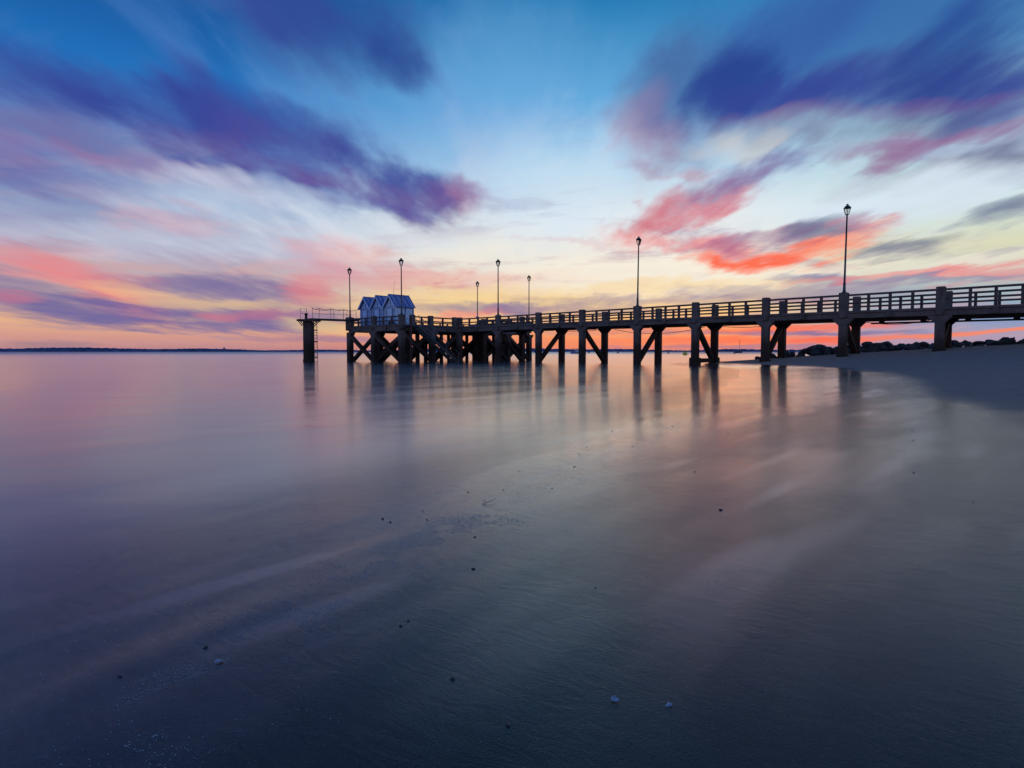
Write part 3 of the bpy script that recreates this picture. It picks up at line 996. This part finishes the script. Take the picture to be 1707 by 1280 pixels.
# ------------------------------------------------------------------ street lamps
def make_lamp(name, u, v, zbase, h, label, lean=0.):
    x, y = xy(u, v)
    r = empty(name, (x, y, zbase), RZ + R(20))
    r.rotation_euler[1] = lean
    tag(r, label, 'street lamp', 'tall lamps on the pier')
    lh = .70
    hp = h - lh
    MB().lathe([(.13, 0), (.13, .05), (.085, .09), (.075, .55), (.085, .58), (.062, .64), (.052, hp * .55), (.045, hp - .12), (.06, hp - .10), (.04, hp - .05), (.04, hp)], 10).build('post', M_POST, r, 0, True)
    lt = MB()
    z0 = hp
    ph = math.pi / 6
    lt.lathe([(.045, z0), (.10, z0 + .05), (.115, z0 + .07), (.05, z0 + .085)], 6, phase=ph)            # cup under the cage
    lt.lathe([(.05, z0 + .425), (.225, z0 + .425), (.235, z0 + .455), (.17, z0 + .53), (.12, z0 + .57), (.11, z0 + .60), (.04, z0 + .615)], 6, phase=ph)   # hood
    for k in range(6):
        a = 2 * math.pi * k / 6 + ph
        c, s_ = math.cos(a), math.sin(a)
        lt.tube([(.11 * c, .11 * s_, z0 + .06), (.205 * c, .205 * s_, z0 + .43)], .0125, 5)
    lan = lt.build('lantern', M_IRON, r)
    MB().lathe([(.03, z0 + .612), (.035, z0 + .64), (.085, z0 + .67), (.085, z0 + .685), (.03, z0 + .70)], 8).build('finial', M_IRON, lan)
    for k in range(6):
        a0 = 2 * math.pi * k / 6 + ph
        a1 = 2 * math.pi * (k + 1) / 6 + ph
        P = [(.104 * math.cos(a0), .104 * math.sin(a0), z0 + .075), (.104 * math.cos(a1), .104 * math.sin(a1), z0 + .075),
             (.196 * math.cos(a1), .196 * math.sin(a1), z0 + .424), (.196 * math.cos(a0), .196 * math.sin(a0), z0 + .424)]
        MB().add(P, [(0, 1, 2, 3)]).build('glass_pane', M_GLASS, lan)
    return r


make_lamp('street_lamp', -9.35, PN - .02, rail_top(-9.35) + .002, 5.38, 'tallest looking pier lamp, nearest the beach, on a railing pillar', R(.5))
make_lamp('street_lamp', -23.64, PN - .02, rail_top(-23.64) + .002, 5.30, 'pier lamp on a railing pillar halfway along the pier', R(.4))
make_lamp('street_lamp', -38.2, PN - .02, rail_top(-38.2) + .002, 5.15, 'pier lamp on the near railing just before the pier head')
l4 = make_lamp('street_lamp', HU[2] + .02, HV[0], 4.335, 4.98, 'pier lamp rising in front of the right end of the blue huts')
make_lamp('street_lamp', HU[0] + .06, HV[0], 4.335, 4.87, 'leftmost pier lamp, beside the gangway left of the blue huts')
make_lamp('street_lamp', HU[2], HV[-1], 4.335, 5.15, 'smaller looking lamp on the far right corner of the pier head')
make_lamp('street_lamp', HU[0], HV[-1], 4.335, 5.1, 'smallest looking lamp, behind the pier head, with a blue sign on its post')

sgx, sgy = xy(HU[0] + .12, HV[-1] - .14)
sg = empty('sign_plate', (sgx, sgy, 5.05), RZ + R(42))
tag(sg, 'small blue sign plate low on the smallest looking lamp', 'sign')
MB().box((0, 0, 0), (.42, .03, .30)).build('plate', M_SIGN, sg, .008)
MB().box((0, -.018, 0), (.30, .004, .16)).build('pictogram', M_WHITE, sg)

# things standing on the pier head deck, half hidden by the railing
for (u, v, d, lab) in [(-46.6, 47.2, (1.6, .5, .42), 'low blue grey bench box behind the railing of the pier head'),
                       (-44.6, 46.2, (.7, .5, .8), 'small dark locker behind the railing near the pier head')]:
    x, y = xy(u, v)
    b = empty('deck_box' if d[2] < .5 else 'deck_locker', (x, y, 3.42), RZ + R(15))
    tag(b, lab, 'box')
    MB().box((0, 0, d[2] / 2 + .05), (d[0], d[1], d[2])).build('body', M_BOX if d[2] < .5 else M_IRON, b, .015)
    MB().box((0, 0, d[2] + .075), (d[0] + .06, d[1] + .06, .045)).build('lid', M_BOX if d[2] < .5 else M_IRON, b, .01)
    for sx_ in (-1, 1):
        MB().box((sx_ * (d[0] / 2 - .1), 0, .025), (.1, d[1] * .9, .05)).build('foot', M_IRON, b)


# ------------------------------------------------------------------ three beach huts on the pier head
def make_hut(u, v, dz, label, wall, second_door=False, aerial=False, half=.98, depth=2.1):
    x, y = xy(u, v)
    r = empty('beach_hut', (x, y, 3.43), RZ)
    tag(r, label, 'hut', 'blue beach huts on the pier head')
    he, ha = 1.78 + dz, 2.86 + dz          # eaves, ridge
    hw = half - .16
    # boarded side and end walls: overlapping boards with a small step each
    nb = 12
    step = he / nb
    for name, fn in (('side_wall', lambda mb, z, k: mb.box((hw - .02 + .006 * (k % 2), depth / 2, z + step / 2), (.05, depth - .1, step - .012))),
                     ('side_wall', lambda mb, z, k: mb.box((-hw + .02 - .006 * (k % 2), depth / 2, z + step / 2), (.05, depth - .1, step - .012)))):
        mb = MB()
        for k in range(nb):
            fn(mb, k * step, k)
        mb.build(name, wall, r)
        MB().box(((hw - .055) * (1 if fn.__code__.co_consts and name and mb.v[0][0] > 0 else -1), depth / 2, he / 2), (.02, depth - .12, he - .01)).build('wall_lining', M_HUTT, r)
    gable = [(-hw + .03, 0), (hw - .03, 0), (hw - .03, he), (0, ha - .16), (-hw + .03, he)]
    MB().prism(gable, .03, .07, 'y').build('front_wall', wall, r)
    MB().prism(gable, depth - .07, depth - .03, 'y').build('back_wall', wall, r)
    # corner boards and frieze
    for sx_ in (-1, 1):
        for yy in (.03, depth - .03):
            MB().box((sx_ * hw, yy, he / 2), (.10, .10, he)).build('corner_board', M_HUTT if yy > 1 else wall, r, .006)
        MB().box((sx_ * (hw + .012), depth / 2, he - .07), (.04, depth - .2, .14)).build('frieze', M_HUTT, r)
    MB().box((hw + .012, depth * .52, he / 2 - .08), (.045, .10, he - .17)).build('batten', M_HUTT, r)
    MB().box((0, .015, he - .03), (hw * 2 - .14, .04, .06)).build('gable_board', M_HUTT, r)
    MB().box((0, .015, (he + ha) / 2 - .05), (.05, .04, ha - he - .3)).build('gable_batten', M_HUTT, r)
    for xx in (-.70, -.57, .36, .50, .64):
        MB().box((xx, .022, he * .47), (.028, .022, he * .90)).build('front_batten', M_HUTT, r)
    # door
    dw = .36
    dr = MB().box((-.12, .012, he * .46), (dw * 2, .045, he * .86)).build('door', wall, r, .006)
    for sx_ in (-1, 1):
        MB().box((-.12 + sx_ * (dw + .025), .010, he * .46), (.035, .05, he * .88)).build('door_frame', M_HUTT, dr)
    MB().box((-.12, .010, he * .90), (dw * 2 + .085, .05, .035)).build('door_frame', M_HUTT, dr)
    MB().box((-.12 + dw * .65, -.025, he * .45), (.03, .03, .16)).build('handle', M_IRON, dr)
    if second_door:
        MB().box((.60, .012, he * .62), (.10, .03, .07)).build('vent', M_IRON, r)
    # roof: two slopes with battens and barge boards
    ov = .22
    for sx_ in (-1, 1):
        xe, ze = sx_ * half, he - .10
        a = Vector((sx_ * .0, 0, ha))
        e = Vector((xe, 0, ze))
        dirv = (e - a)
        nrm = Vector((-dirv.z, 0, dirv.x)) * (1 if sx_ < 0 else -1)
        nrm = Vector((abs(dirv.z) * sx_, 0, abs(dirv.x))).normalized()
        a1 = a
        q = [(a1.x, a1.z), (e.x, e.z), (e.x + nrm.x * .05, e.z + nrm.z * .05), (a1.x, a1.z + .06)]
        rf = MB().prism(q, -ov, depth + ov * .6, 'y').build('roof', M_HUTR, r)
        for k in range(5):
            yy = -ov + .06 + (depth + ov * 1.6 - .12) * k / 4
            MB().bar(a1 + Vector((nrm.x * .065, yy, .055)), e + Vector((nrm.x * .065, yy, nrm.z * .065)), .045, .03).build('roof_batten', M_HUTT, rf)
        MB().bar(a1 + Vector((0, -ov - .02, -.05)), e + Vector((0, -ov - .02, -.04)), .03, .13).build('barge_board', wall, rf)
    MB().box((0, depth / 2 - .04, ha + .065), (.12, depth + ov * 1.7, .035)).build('ridge_cap', M_HUTR, r)
    if aerial:
        MB().tube([(-.02, .4, ha + .05), (.03, .42, ha + .7), (.12, .45, ha + 1.35)], .010, 5).build('aerial', M_IRON, r)
    return r


make_hut(-50.35, 35.55, 0., 'leftmost blue beach hut, with a single narrow door', M_HUTW2)
make_hut(-48.32, 35.5, .02, 'middle blue beach hut, with a small vent beside its door', M_HUTW2, True)
make_hut(-46.25, 35.45, .0, 'rightmost blue beach hut, showing its boarded long side and an aerial', M_HUTW, False, True)

bx_, by_ = xy(-45.6, 35.05)
bag = MB()
bag.lathe([(.02, 0), (.26, .02), (.30, .14), (.24, .30), (.10, .38), (.03, .39)], 10)
tag(bag.build('dark_sack', M_IRON, None, 0, True, loc=(bx_, by_, 3.43)), 'dark sack lying against the rightmost hut behind the railing', 'sack')

# ------------------------------------------------------------------ mooring dolphin with gangway
dx, dy = xy(-52.3, 30.5)
dol = empty('mooring_dolphin', (dx, dy, 0), 0)
tag(dol, 'round dark concrete mooring pillar with platform, standing alone left of the pier', 'mooring pillar')
MB().lathe([(.54, -2.3), (.54, .15), (.50, .3), (.49, 2.4), (.48, 3.78)], 24).build('shaft', M_CONC_D, dol, 0, True)
MB().box((.05, 0, 3.90), (1.82, 1.5, .14)).build('platform', M_CONC_D, dol, .02)
MB().box((.05, 0, 3.99), (1.70, 1.4, .05)).build('platform_grating', M_IRON, dol, 0)
for a, b in (((-.83, -.3, 3.83), (-.46, -.3, 3.40)), ((.93, -.3, 3.83), (.46, -.3, 3.40)), ((-.83, .3, 3.83), (-.46, .3, 3.40)), ((.93, .3, 3.83), (.46, .3, 3.40))):
    MB().bar(a, b, .07, .07).build('bracket', M_IRON, dol)
MB().lathe([(.16, 4.0), (.13, 4.06), (.12, 4.42), (.19, 4.46), (.19, 4.52), (.12, 4.56)], 12).build('bollard', M_IRON, dol, 0, True, loc=(-.12, -.2, .015))
fr = MB()
fr.tube([(-.63, -.3, 4.01), (-.63, -.3, 5.03), (-.06, -.3, 5.03), (-.06, -.3, 4.01)], .026, 6)
fr.tube([(-.63, -.3, 4.55), (-.06, -.3, 4.55)], .02, 6)
fr.build('guard_rail', M_RUST, dol)
ld = MB()
for xx in (.56, .84):
    ld.tube([(xx, -.1, -1.2), (xx, -.1, 3.82)], .030, 6)
lad = ld.build('ladder', M_IRON, dol)
for k in range(15):
    MB().tube([(.56, -.1, -.2 + k * .27), (.84, -.1, -.2 + k * .27)], .02, 6).build('rung', M_IRON, lad)
for z in (.45, 1.9, 3.0):
    MB().box((.62, -.05, z), (.5, .09, .10)).build('ladder_bracket', M_IRON, lad)

g0 = Vector(xy(-52.3, 30.5)).to_3d() + Vector((.5, .15, 4.05))
g1 = Vector(xy(HU[0], HV[0])).to_3d() + Vector((.25, 0, 4.335 + .04))
g1.z = 4.02 + .36
gd = g1 - g0
gl_ = Vector((gd.x, gd.y)).length
gw = empty('gangway', (g0.x, g0.y, 4.02), math.atan2(gd.y, gd.x))
tag(gw, 'narrow gangway with rope railings from the round pillar to the pier head', 'gangway')
gl2 = gl_ + .9
MB().box((gl2 / 2 - .45, 0, .07 - .02), (gl2, .8, .09)).build('walkway', M_WOODD, gw, .01)
for yy in (-.38, .38):
    MB().box((gl2 / 2 - .45, yy, .0), (gl2, .06, .16)).build('stringer', M_IRON, gw)
    ts = [0.02, .16, .42, .70, 1.0] if yy < 0 else [.08, .55, .86]
    tops = []
    for k, t in enumerate(ts):
        px = -.35 + t * (gl2 - .3)
        MB().tube([(px, yy, .05), (px + (.03 if k % 2 else -.02), yy, 1.06)], .020, 6).build('gangway_post', M_IRON, gw)
        tops.append(Vector((px + (.03 if k % 2 else -.02), yy, 1.04)))
    for hgt in (0, .48):
        for a, b in zip(tops[:-1], tops[1:]):
            sag = (.06 + random.random() * .07) if hgt == 0 else .02
            pts = [a.lerp(b, q / 6) - Vector((0, 0, hgt + sag * 4 * (q / 6) * (1 - q / 6))) for q in range(7)]
            MB().tube(pts, .020 if hgt == 0 else .010, 5).build('rope', M_ROPE, gw)

# ------------------------------------------------------------------ cables and pipe under the deck
for (ua, ub, v, sag, za, lab) in [(-27.6, -19.6, PF - .3, .42, 2.86, 'black cable sagging under the deck in the middle of the pier'),
                                  (-18.5, -14.4, PF - .2, .14, 2.9, 'short black cable sagging slightly beside the shallow water column'),
                                  (-33.0, -29.2, PF - .2, .12, 2.9, 'thin black cable below the deck left of the middle lamp'),
                                  (-8.9, -5.2, PF - .2, .22, 2.92, 'black cable looping below the deck near the beach end')]:
    pts = [(lambda t: (*xy(ua + (ub - ua) * t, v), za - sag * 4 * t * (1 - t)))(q / 14) for q in range(15)]
    o0 = Vector(pts[0])
    mb = MB()
    mb.tube([Vector(p) - o0 for p in pts], .022, 6)
    tag(mb.build('hanging_cable', M_CABLE, None, 0, True, loc=o0), lab, 'cable')
p0 = Vector((*xy(-4.2, PF - .5), 2.76))
pp = empty('service_pipe', p0, RZ)
tag(pp, 'dark service pipe slung below the deck at the right end of the pier', 'pipe')
MB().tube([(-4.2, 0, .02), (14, 0, .02)], .055, 8).build('pipe', M_CABLE, pp, 0, True)
for k in range(8):
    MB().box((-3.6 + k * 2.2, 0, .13), (.30, .16, .22)).build('hanger', M_IRON, pp)

# ------------------------------------------------------------------ rock groyne behind the pier
gxr, gyr = xy(-10, 51)
gro = empty('rock_groyne', (gxr, gyr, 0), RZ)
tag(gro, 'low groyne of dark piled boulders behind the pier on the beach', 'groyne')
inv = gro.matrix_basis.inverted()


def rock_mesh(seed):
    rr = random.Random(seed)
    bm = bmesh.new()
    bmesh.ops.create_icosphere(bm, subdivisions=2, radius=1)
    planes = [(Vector((rr.gauss(0, 1), rr.gauss(0, 1), rr.gauss(0, 1))).normalized(), rr.uniform(.48, .8)) for _ in range(12)]
    for vtx in bm.verts:
        for n_, dd in planes:
            t = vtx.co.dot(n_) - dd
            if t > 0:
                vtx.co -= n_ * t * .88
        vtx.co *= 1 + rr.uniform(-.09, .09)
    me = bpy.data.meshes.new('boulder')
    bm.to_mesh(me)
    bm.free()
    me.materials.append(M_ROCK)
    return me


rocks = [rock_mesh(s) for s in range(9)]
rk = random.Random(5)
uu = -17.6
while uu < 14:
    t = min(max((uu + 17.6) / 4, 0), 1)
    for lay in range(3 if t > .5 else 1):
        v = 50.4 + lay * .62 + rk.uniform(-.3, .3)
        u = uu + rk.uniform(-.3, .3)
        zz = gz(u, v)
        hs = 1. if uu < -11 else max(.50, 1 - (uu + 11) * .09)          # the groyne sinks into the sand inland
        s = (.29 + .38 * rk.random() ** 1.5) * (.6 + .4 * t) * (.55 + .45 * hs)
        o = obj('boulder', rk.choice(rocks), None, gro, (u + 10, v - 51, zz + s * .1 + (0, .25, .42)[lay] * t * hs))
        o.rotation_euler = (rk.uniform(-.6, .6), rk.uniform(-.5, .5), rk.uniform(0, 6.28))
        o.scale = (s * rk.uniform(1., 1.6), s * rk.uniform(.9, 1.3), s * rk.uniform(.48, .72))
    uu += rk.uniform(.38, .72)

# ------------------------------------------------------------------ boats and buoys
bt = empty('sailing_boat', (172, 460, 0), R(25))
tag(bt, 'small moored sailing boat with a bare mast, right of the pier middle', 'boat')
hull = MB()
prof = []
Ls = 7.4
for i in range(9):
    t = i / 8
    wdt = 1.15 * (math.sin(math.pi * min(t * .62 + .38, 1)) ** .7) if t < 1 else 0.02
    xx = -Ls / 2 + Ls * t
    prof.append([(xx, -wdt, .95 + .25 * t * t), (xx, -wdt * .75, .1), (xx, 0, -.35), (xx, wdt * .75, .1), (xx, wdt, .95 + .25 * t * t)])
hull.add([p for r_ in prof for p in r_], [(i * 5 + k, i * 5 + k + 1, i * 5 + 6 + k, i * 5 + 5 + k) for i in range(8) for k in range(4)] + [(i * 5, i * 5 + 5, i * 5 + 9, i * 5 + 4) for i in range(8)] + [(0, 1, 2, 3, 4)])
hull.build('hull', M_DARKHULL, bt)
MB().box((.2, 0, 1.25), (2.6, 1.3, .45)).build('cabin', M_DARKHULL, bt, .08)
MB().tube([(.7, 0, 1.0), (.7, 0, 10.4)], [.15, .10], 6).build('mast', M_IRON, bt)
MB().tube([(.7, 0, 2.2), (-2.6, 0, 2.3)], .09, 6).build('boom', M_IRON, bt)
for e in ((3.5, 0, 1.2), (-3.6, 0, 1.0)):
    MB().tube([(.7, 0, 10.2), e], .018, 4).build('stay', M_IRON, bt)


def dinghy(name, loc, rz, ln, label, mat, cat='boat'):
    d = empty(name, loc, rz)
    tag(d, label, cat)
    mb = MB()
    P = []
    for i in range(7):
        t = i / 6
        wdt = ln * .19 * (math.sin(math.pi * min(t * .6 + .4, 1)) ** .6) if t < 1 else .02
        xx = -ln / 2 + ln * t
        h = ln * .13 * (1 + .5 * t * t)
        P += [(xx, -wdt, h), (xx, -wdt * .7, 0), (xx, 0, -.12), (xx, wdt * .7, 0), (xx, wdt, h)]
    mb.add(P, [(i * 5 + k, i * 5 + k + 1, i * 5 + 6 + k, i * 5 + 5 + k) for i in range(6) for k in range(4)] + [(0, 1, 2, 3, 4)] + [(i * 5, i * 5 + 5, i * 5 + 9, i * 5 + 4) for i in range(6)])
    mb.build('hull', mat, d)
    MB().box((-ln * .1, 0, ln * .15), (ln * .06, ln * .3, .05)).build('thwart', M_IRON, d)
    return d


dinghy('dinghy', (110, 300, 0), R(70), 3.2, 'small dark dinghy just in front of the moored sailing boat', M_DARKHULL)
mbt = dinghy('motor_boat', (32.0, 300, 0), R(8), 6.2, 'white and blue motor boat seen between the pier columns', M_BLUE)
MB().box((.5, 0, 1.25), (2.2, 1.5, .8)).build('cabin', M_WHITE, mbt, .12)
MB().box((-.6, 0, 2.45), (3.4, 1.6, .14)).build('canopy', M_IRON, mbt, .03)
for xx in (-2.0, .7):
    for yy in (-.65, .65):
        MB().tube([(xx, yy, .8), (xx, yy, 2.40)], .05, 5).build('canopy_post', M_IRON, mbt)


def buoy(name, loc, r, label, mat, group=None, tall=1.):
    b = empty(name, loc, 0)
    tag(b, label, 'buoy', group)
    MB().lathe([(r * .3, -r * .6), (r * .85, -r * .3), (r, r * .1), (r * .9, r * .6 * tall), (r * .55, r * 1.0 * tall), (r * .2, r * 1.15 * tall)], 14).build('float', mat, b, 0, True)
    MB().lathe([(r * .12, r * 1.1 * tall), (r * .18, r * 1.35 * tall), (r * .05, r * 1.5 * tall)], 8).build('top_ring', M_IRON, b)
    return b


buoy('mooring_buoy', (50.8, 178, 0), .72, 'larger yellow buoy floating between two pier columns', M_YELLOW, None, 1.15)
buoy('mooring_buoy', (26, 245, 0), .55, 'small yellow buoy in front of the motor boat', M_YELLOW)
for x, y, r, lab in [(68.6, 393, .75, 'small dark buoy between the middle pair of pier columns'), (84.3, 327, .6, 'small dark buoy left of the larger yellow buoy'),
                     (150, 470, .8, 'tiny dark buoy seen through the leaning brace right of the yellow buoy'), (14.8, 480, .9, 'tiny dark buoy nearest the pier head'),
                     (22, 590, 1., 'tiny distant buoy just right of the pier head columns'), (66, 520, .9, 'tiny dark buoy right of the motor boat')]:
    buoy('mooring_buoy', (x, y, 0), r, lab, M_BUOYD)

bcn = empty('channel_beacon', (-1850, 3900, 0))
tag(bcn, 'tiny beacon tower on the horizon left of the pier', 'beacon')
MB().lathe([(7, -1), (6, 10), (4.4, 24), (4.6, 25)], 10).build('tower', M_BUOYD, bcn)
MB().lathe([(3, 25), (3, 29), (.6, 32)], 8).build('lamp_room', M_BUOYD, bcn)


# ------------------------------------------------------------------ strand line: shells, pebbles, grit
def pebble_mesh(seed, flat=.55):
    rr = random.Random(seed)
    bm = bmesh.new()
    bmesh.ops.create_icosphere(bm, subdivisions=2, radius=1)
    for vtx in bm.verts:
        vtx.co.x *= 1 + .18 * math.sin(vtx.co.y * 3 + seed)
        vtx.co *= 1 + rr.uniform(-.07, .07)
        vtx.co.z *= flat
    me = bpy.data.meshes.new('pebble')
    bm.to_mesh(me)
    bm.free()
    me.polygons.foreach_set('use_smooth', [True] * len(me.polygons))
    me.materials.append(M_PEB)
    return me


def shell_mesh():
    """shallow ribbed valve of a clam"""
    mb = MB()
    n, rg = 18, 5
    V_ = [(0, -.85, .10)]
    for j in range(1, rg + 1):
        t = j / rg
        for k in range(n):
            a = math.pi * (-.12 + 1.24 * k / (n - 1))
            rad = t * (1.35 + .05 * (-1) ** k * t)
            x, y = rad * math.cos(a) * .75, -.85 + rad * (math.sin(a) * .85 + .28)
            V_.append((x, y, .10 + .34 * math.sin(math.pi * min(t, .97) * .9) * .9 - .12 * t + .02 * (-1) ** k * t))
    F = [(0, 1 + k, 2 + k) for k in range(n - 1)]
    for j in range(rg - 1):
        b0, b1 = 1 + j * n, 1 + (j + 1) * n
        F += [(b0 + k, b1 + k, b1 + k + 1, b0 + k + 1) for k in range(n - 1)]
    mb.add(V_, F)
    me = mb.mesh('shell', M_SHELL, 0, True)
    return me


SHELL = shell_mesh()
PEB = [pebble_mesh(s) for s in range(5)]


def put_on_sand(name, me, x, y, s, rz, label, cat, group=None, sink=.2, tilt=0.):
    o = obj(name, me, None, None, (x, y, max(ground_z(x, y), 0) + s * .3 - s * sink), (tilt, tilt * .5, rz))
    o.scale = (s, s, s)
    tag(o, label, cat, group)
    return o


put_on_sand('shell', SHELL, -.91, 1.83, .0125, .8, 'pale oval shell on the wet sand at lower left', 'shell', None, .05, .12)
put_on_sand('shell', SHELL, .27, 1.56, .011, 2.1, 'pale pointed shell right of the bottom centre', 'shell', None, .05, -.15)
put_on_sand('shell', SHELL, .41, 1.53, .010, 4.0, 'faint half buried shell right of the pale pointed shell', 'shell', None, .28, .2)
for x, y, s, lab in [(-.17, 1.69, .0105, 'round dark pebble near the bottom centre'), (-.01, 1.46, .009, 'dark pebble with a short wake at the bottom edge'),
                     (-1.17, 1.76, .013, 'long dark pebble at the far lower left'), (-.385, 2.05, .009, 'left one of two small dark pebbles lying close together'),
                     (-.365, 2.09, .008, 'right one of two small dark pebbles lying close together'), (-.17, 2.61, .012, 'small dark pebble in the middle of the blue sheen'),
                     (-1.0, 1.93, .010, 'dark pebble above the pale oval shell'), (.33, 2.35, .005, 'lone tiny pebble on the smooth sand right of centre'),
                     (1.22, 3.5, .016, 'dark pebble on the smooth sand in the right half')]:
    s *= .72
    o = put_on_sand('pebble', random.choice(PEB), x, y, s, random.uniform(0, 6), lab, 'pebble')
    if 'long' in lab:
        o.scale = (s * 1.35, s * .6, s * .5)
pr = random.Random(3)
for k in range(44):
    if k < 28:
        v = pr.uniform(2.0, 11)
        u = float(np.interp(v, V_S, U_S)) + abs(pr.gauss(0, .55)) - .1
        x, y = xy(u, v)
    else:
        y = pr.uniform(3, 16)
        x = pr.uniform(.1, .8) * y
    s = pr.uniform(.0025, .005) * (1 + y * .12)
    lab, grp = (('tiny dark pebble scattered along the wet strand line', 'tiny pebbles along the strand line') if k < 28 else
                ('tiny dark speck of stone on the smooth sand right of centre', 'tiny stones on the smooth sand'))
    put_on_sand('pebble', pr.choice(PEB), x, y, s, pr.uniform(0, 6), lab, 'pebble', grp)
tx_, ty_ = -.15, 3.8
tz = ground_z(tx_, ty_)
tw = MB()
tw.tube([(-.06, 0, .004), (-.02, .02, .012), (.03, .05, .02), (.075, .12, .03)], [.003, .0028, .0025, .0015], 5)
tw.tube([(-.02, .02, .012), (-.05, .07, .02), (-.03, .1, .014)], [.0025, .002, .0015], 5)
for i_, p_ in enumerate(tw.v):
    tw.v[i_] = tuple(.62 * c_ for c_ in p_)
tag(tw.build('twig', M_WEED, None, 0, True, loc=(tx_, ty_, max(tz, 0))), 'thin forked twig lying on the strand line in mid picture', 'twig')


def build_grit():
    n = 38000
    v = np.where(rng.random(n) < .75, rng.uniform(.0, 2.6, n), rng.uniform(.05, 8, n))
    us = np.interp(v, V_S, U_S)
    u = us + .50 + rng.normal(0, .13, n) * (1 + v * .12)
    wide = rng.random(n) < .12
    u = np.where(wide, us + .45 + rng.normal(0, .4, n), u)
    patch = vnoise(u * 4.2 + 7, v * 3.1, 33) * .6 + vnoise(u * 11, v * 8, 34) * .4
    keep = (patch > .5) | (wide & (patch > .3))
    u, v = u[keep], v[keep]
    n = len(u)
    x = UD.x * u + VD.x * v
    y = UD.y * u + VD.y * v
    z = np.maximum(beach(u, v)[0] + relief(x, y), 0) + .0006
    s = (.0006 + .0016 * rng.random(n) ** 3) * (1 + .12 * v)
    a = rng.uniform(0, 6.28, n)
    V_ = []
    F = []
    for i in range(n):
        b = len(V_)
        for k in range(4):
            an = a[i] + k * 1.57 + rng.uniform(-.4, .4)
            V_.append((x[i] + math.cos(an) * s[i], y[i] + math.sin(an) * s[i] * .8, z[i]))
        V_.append((x[i], y[i], z[i] + s[i] * .7))
        F += [(b + k, b + (k + 1) % 4, b + 4) for k in range(4)]
    me = bpy.data.meshes.new('shell_grit')
    me.from_pydata(V_, [], F)
    tag(obj('shell_grit', me, M_GRIT), 'fine pale shell grit strewn along the strand line', 'shell grit', None, 'stuff')


build_grit()
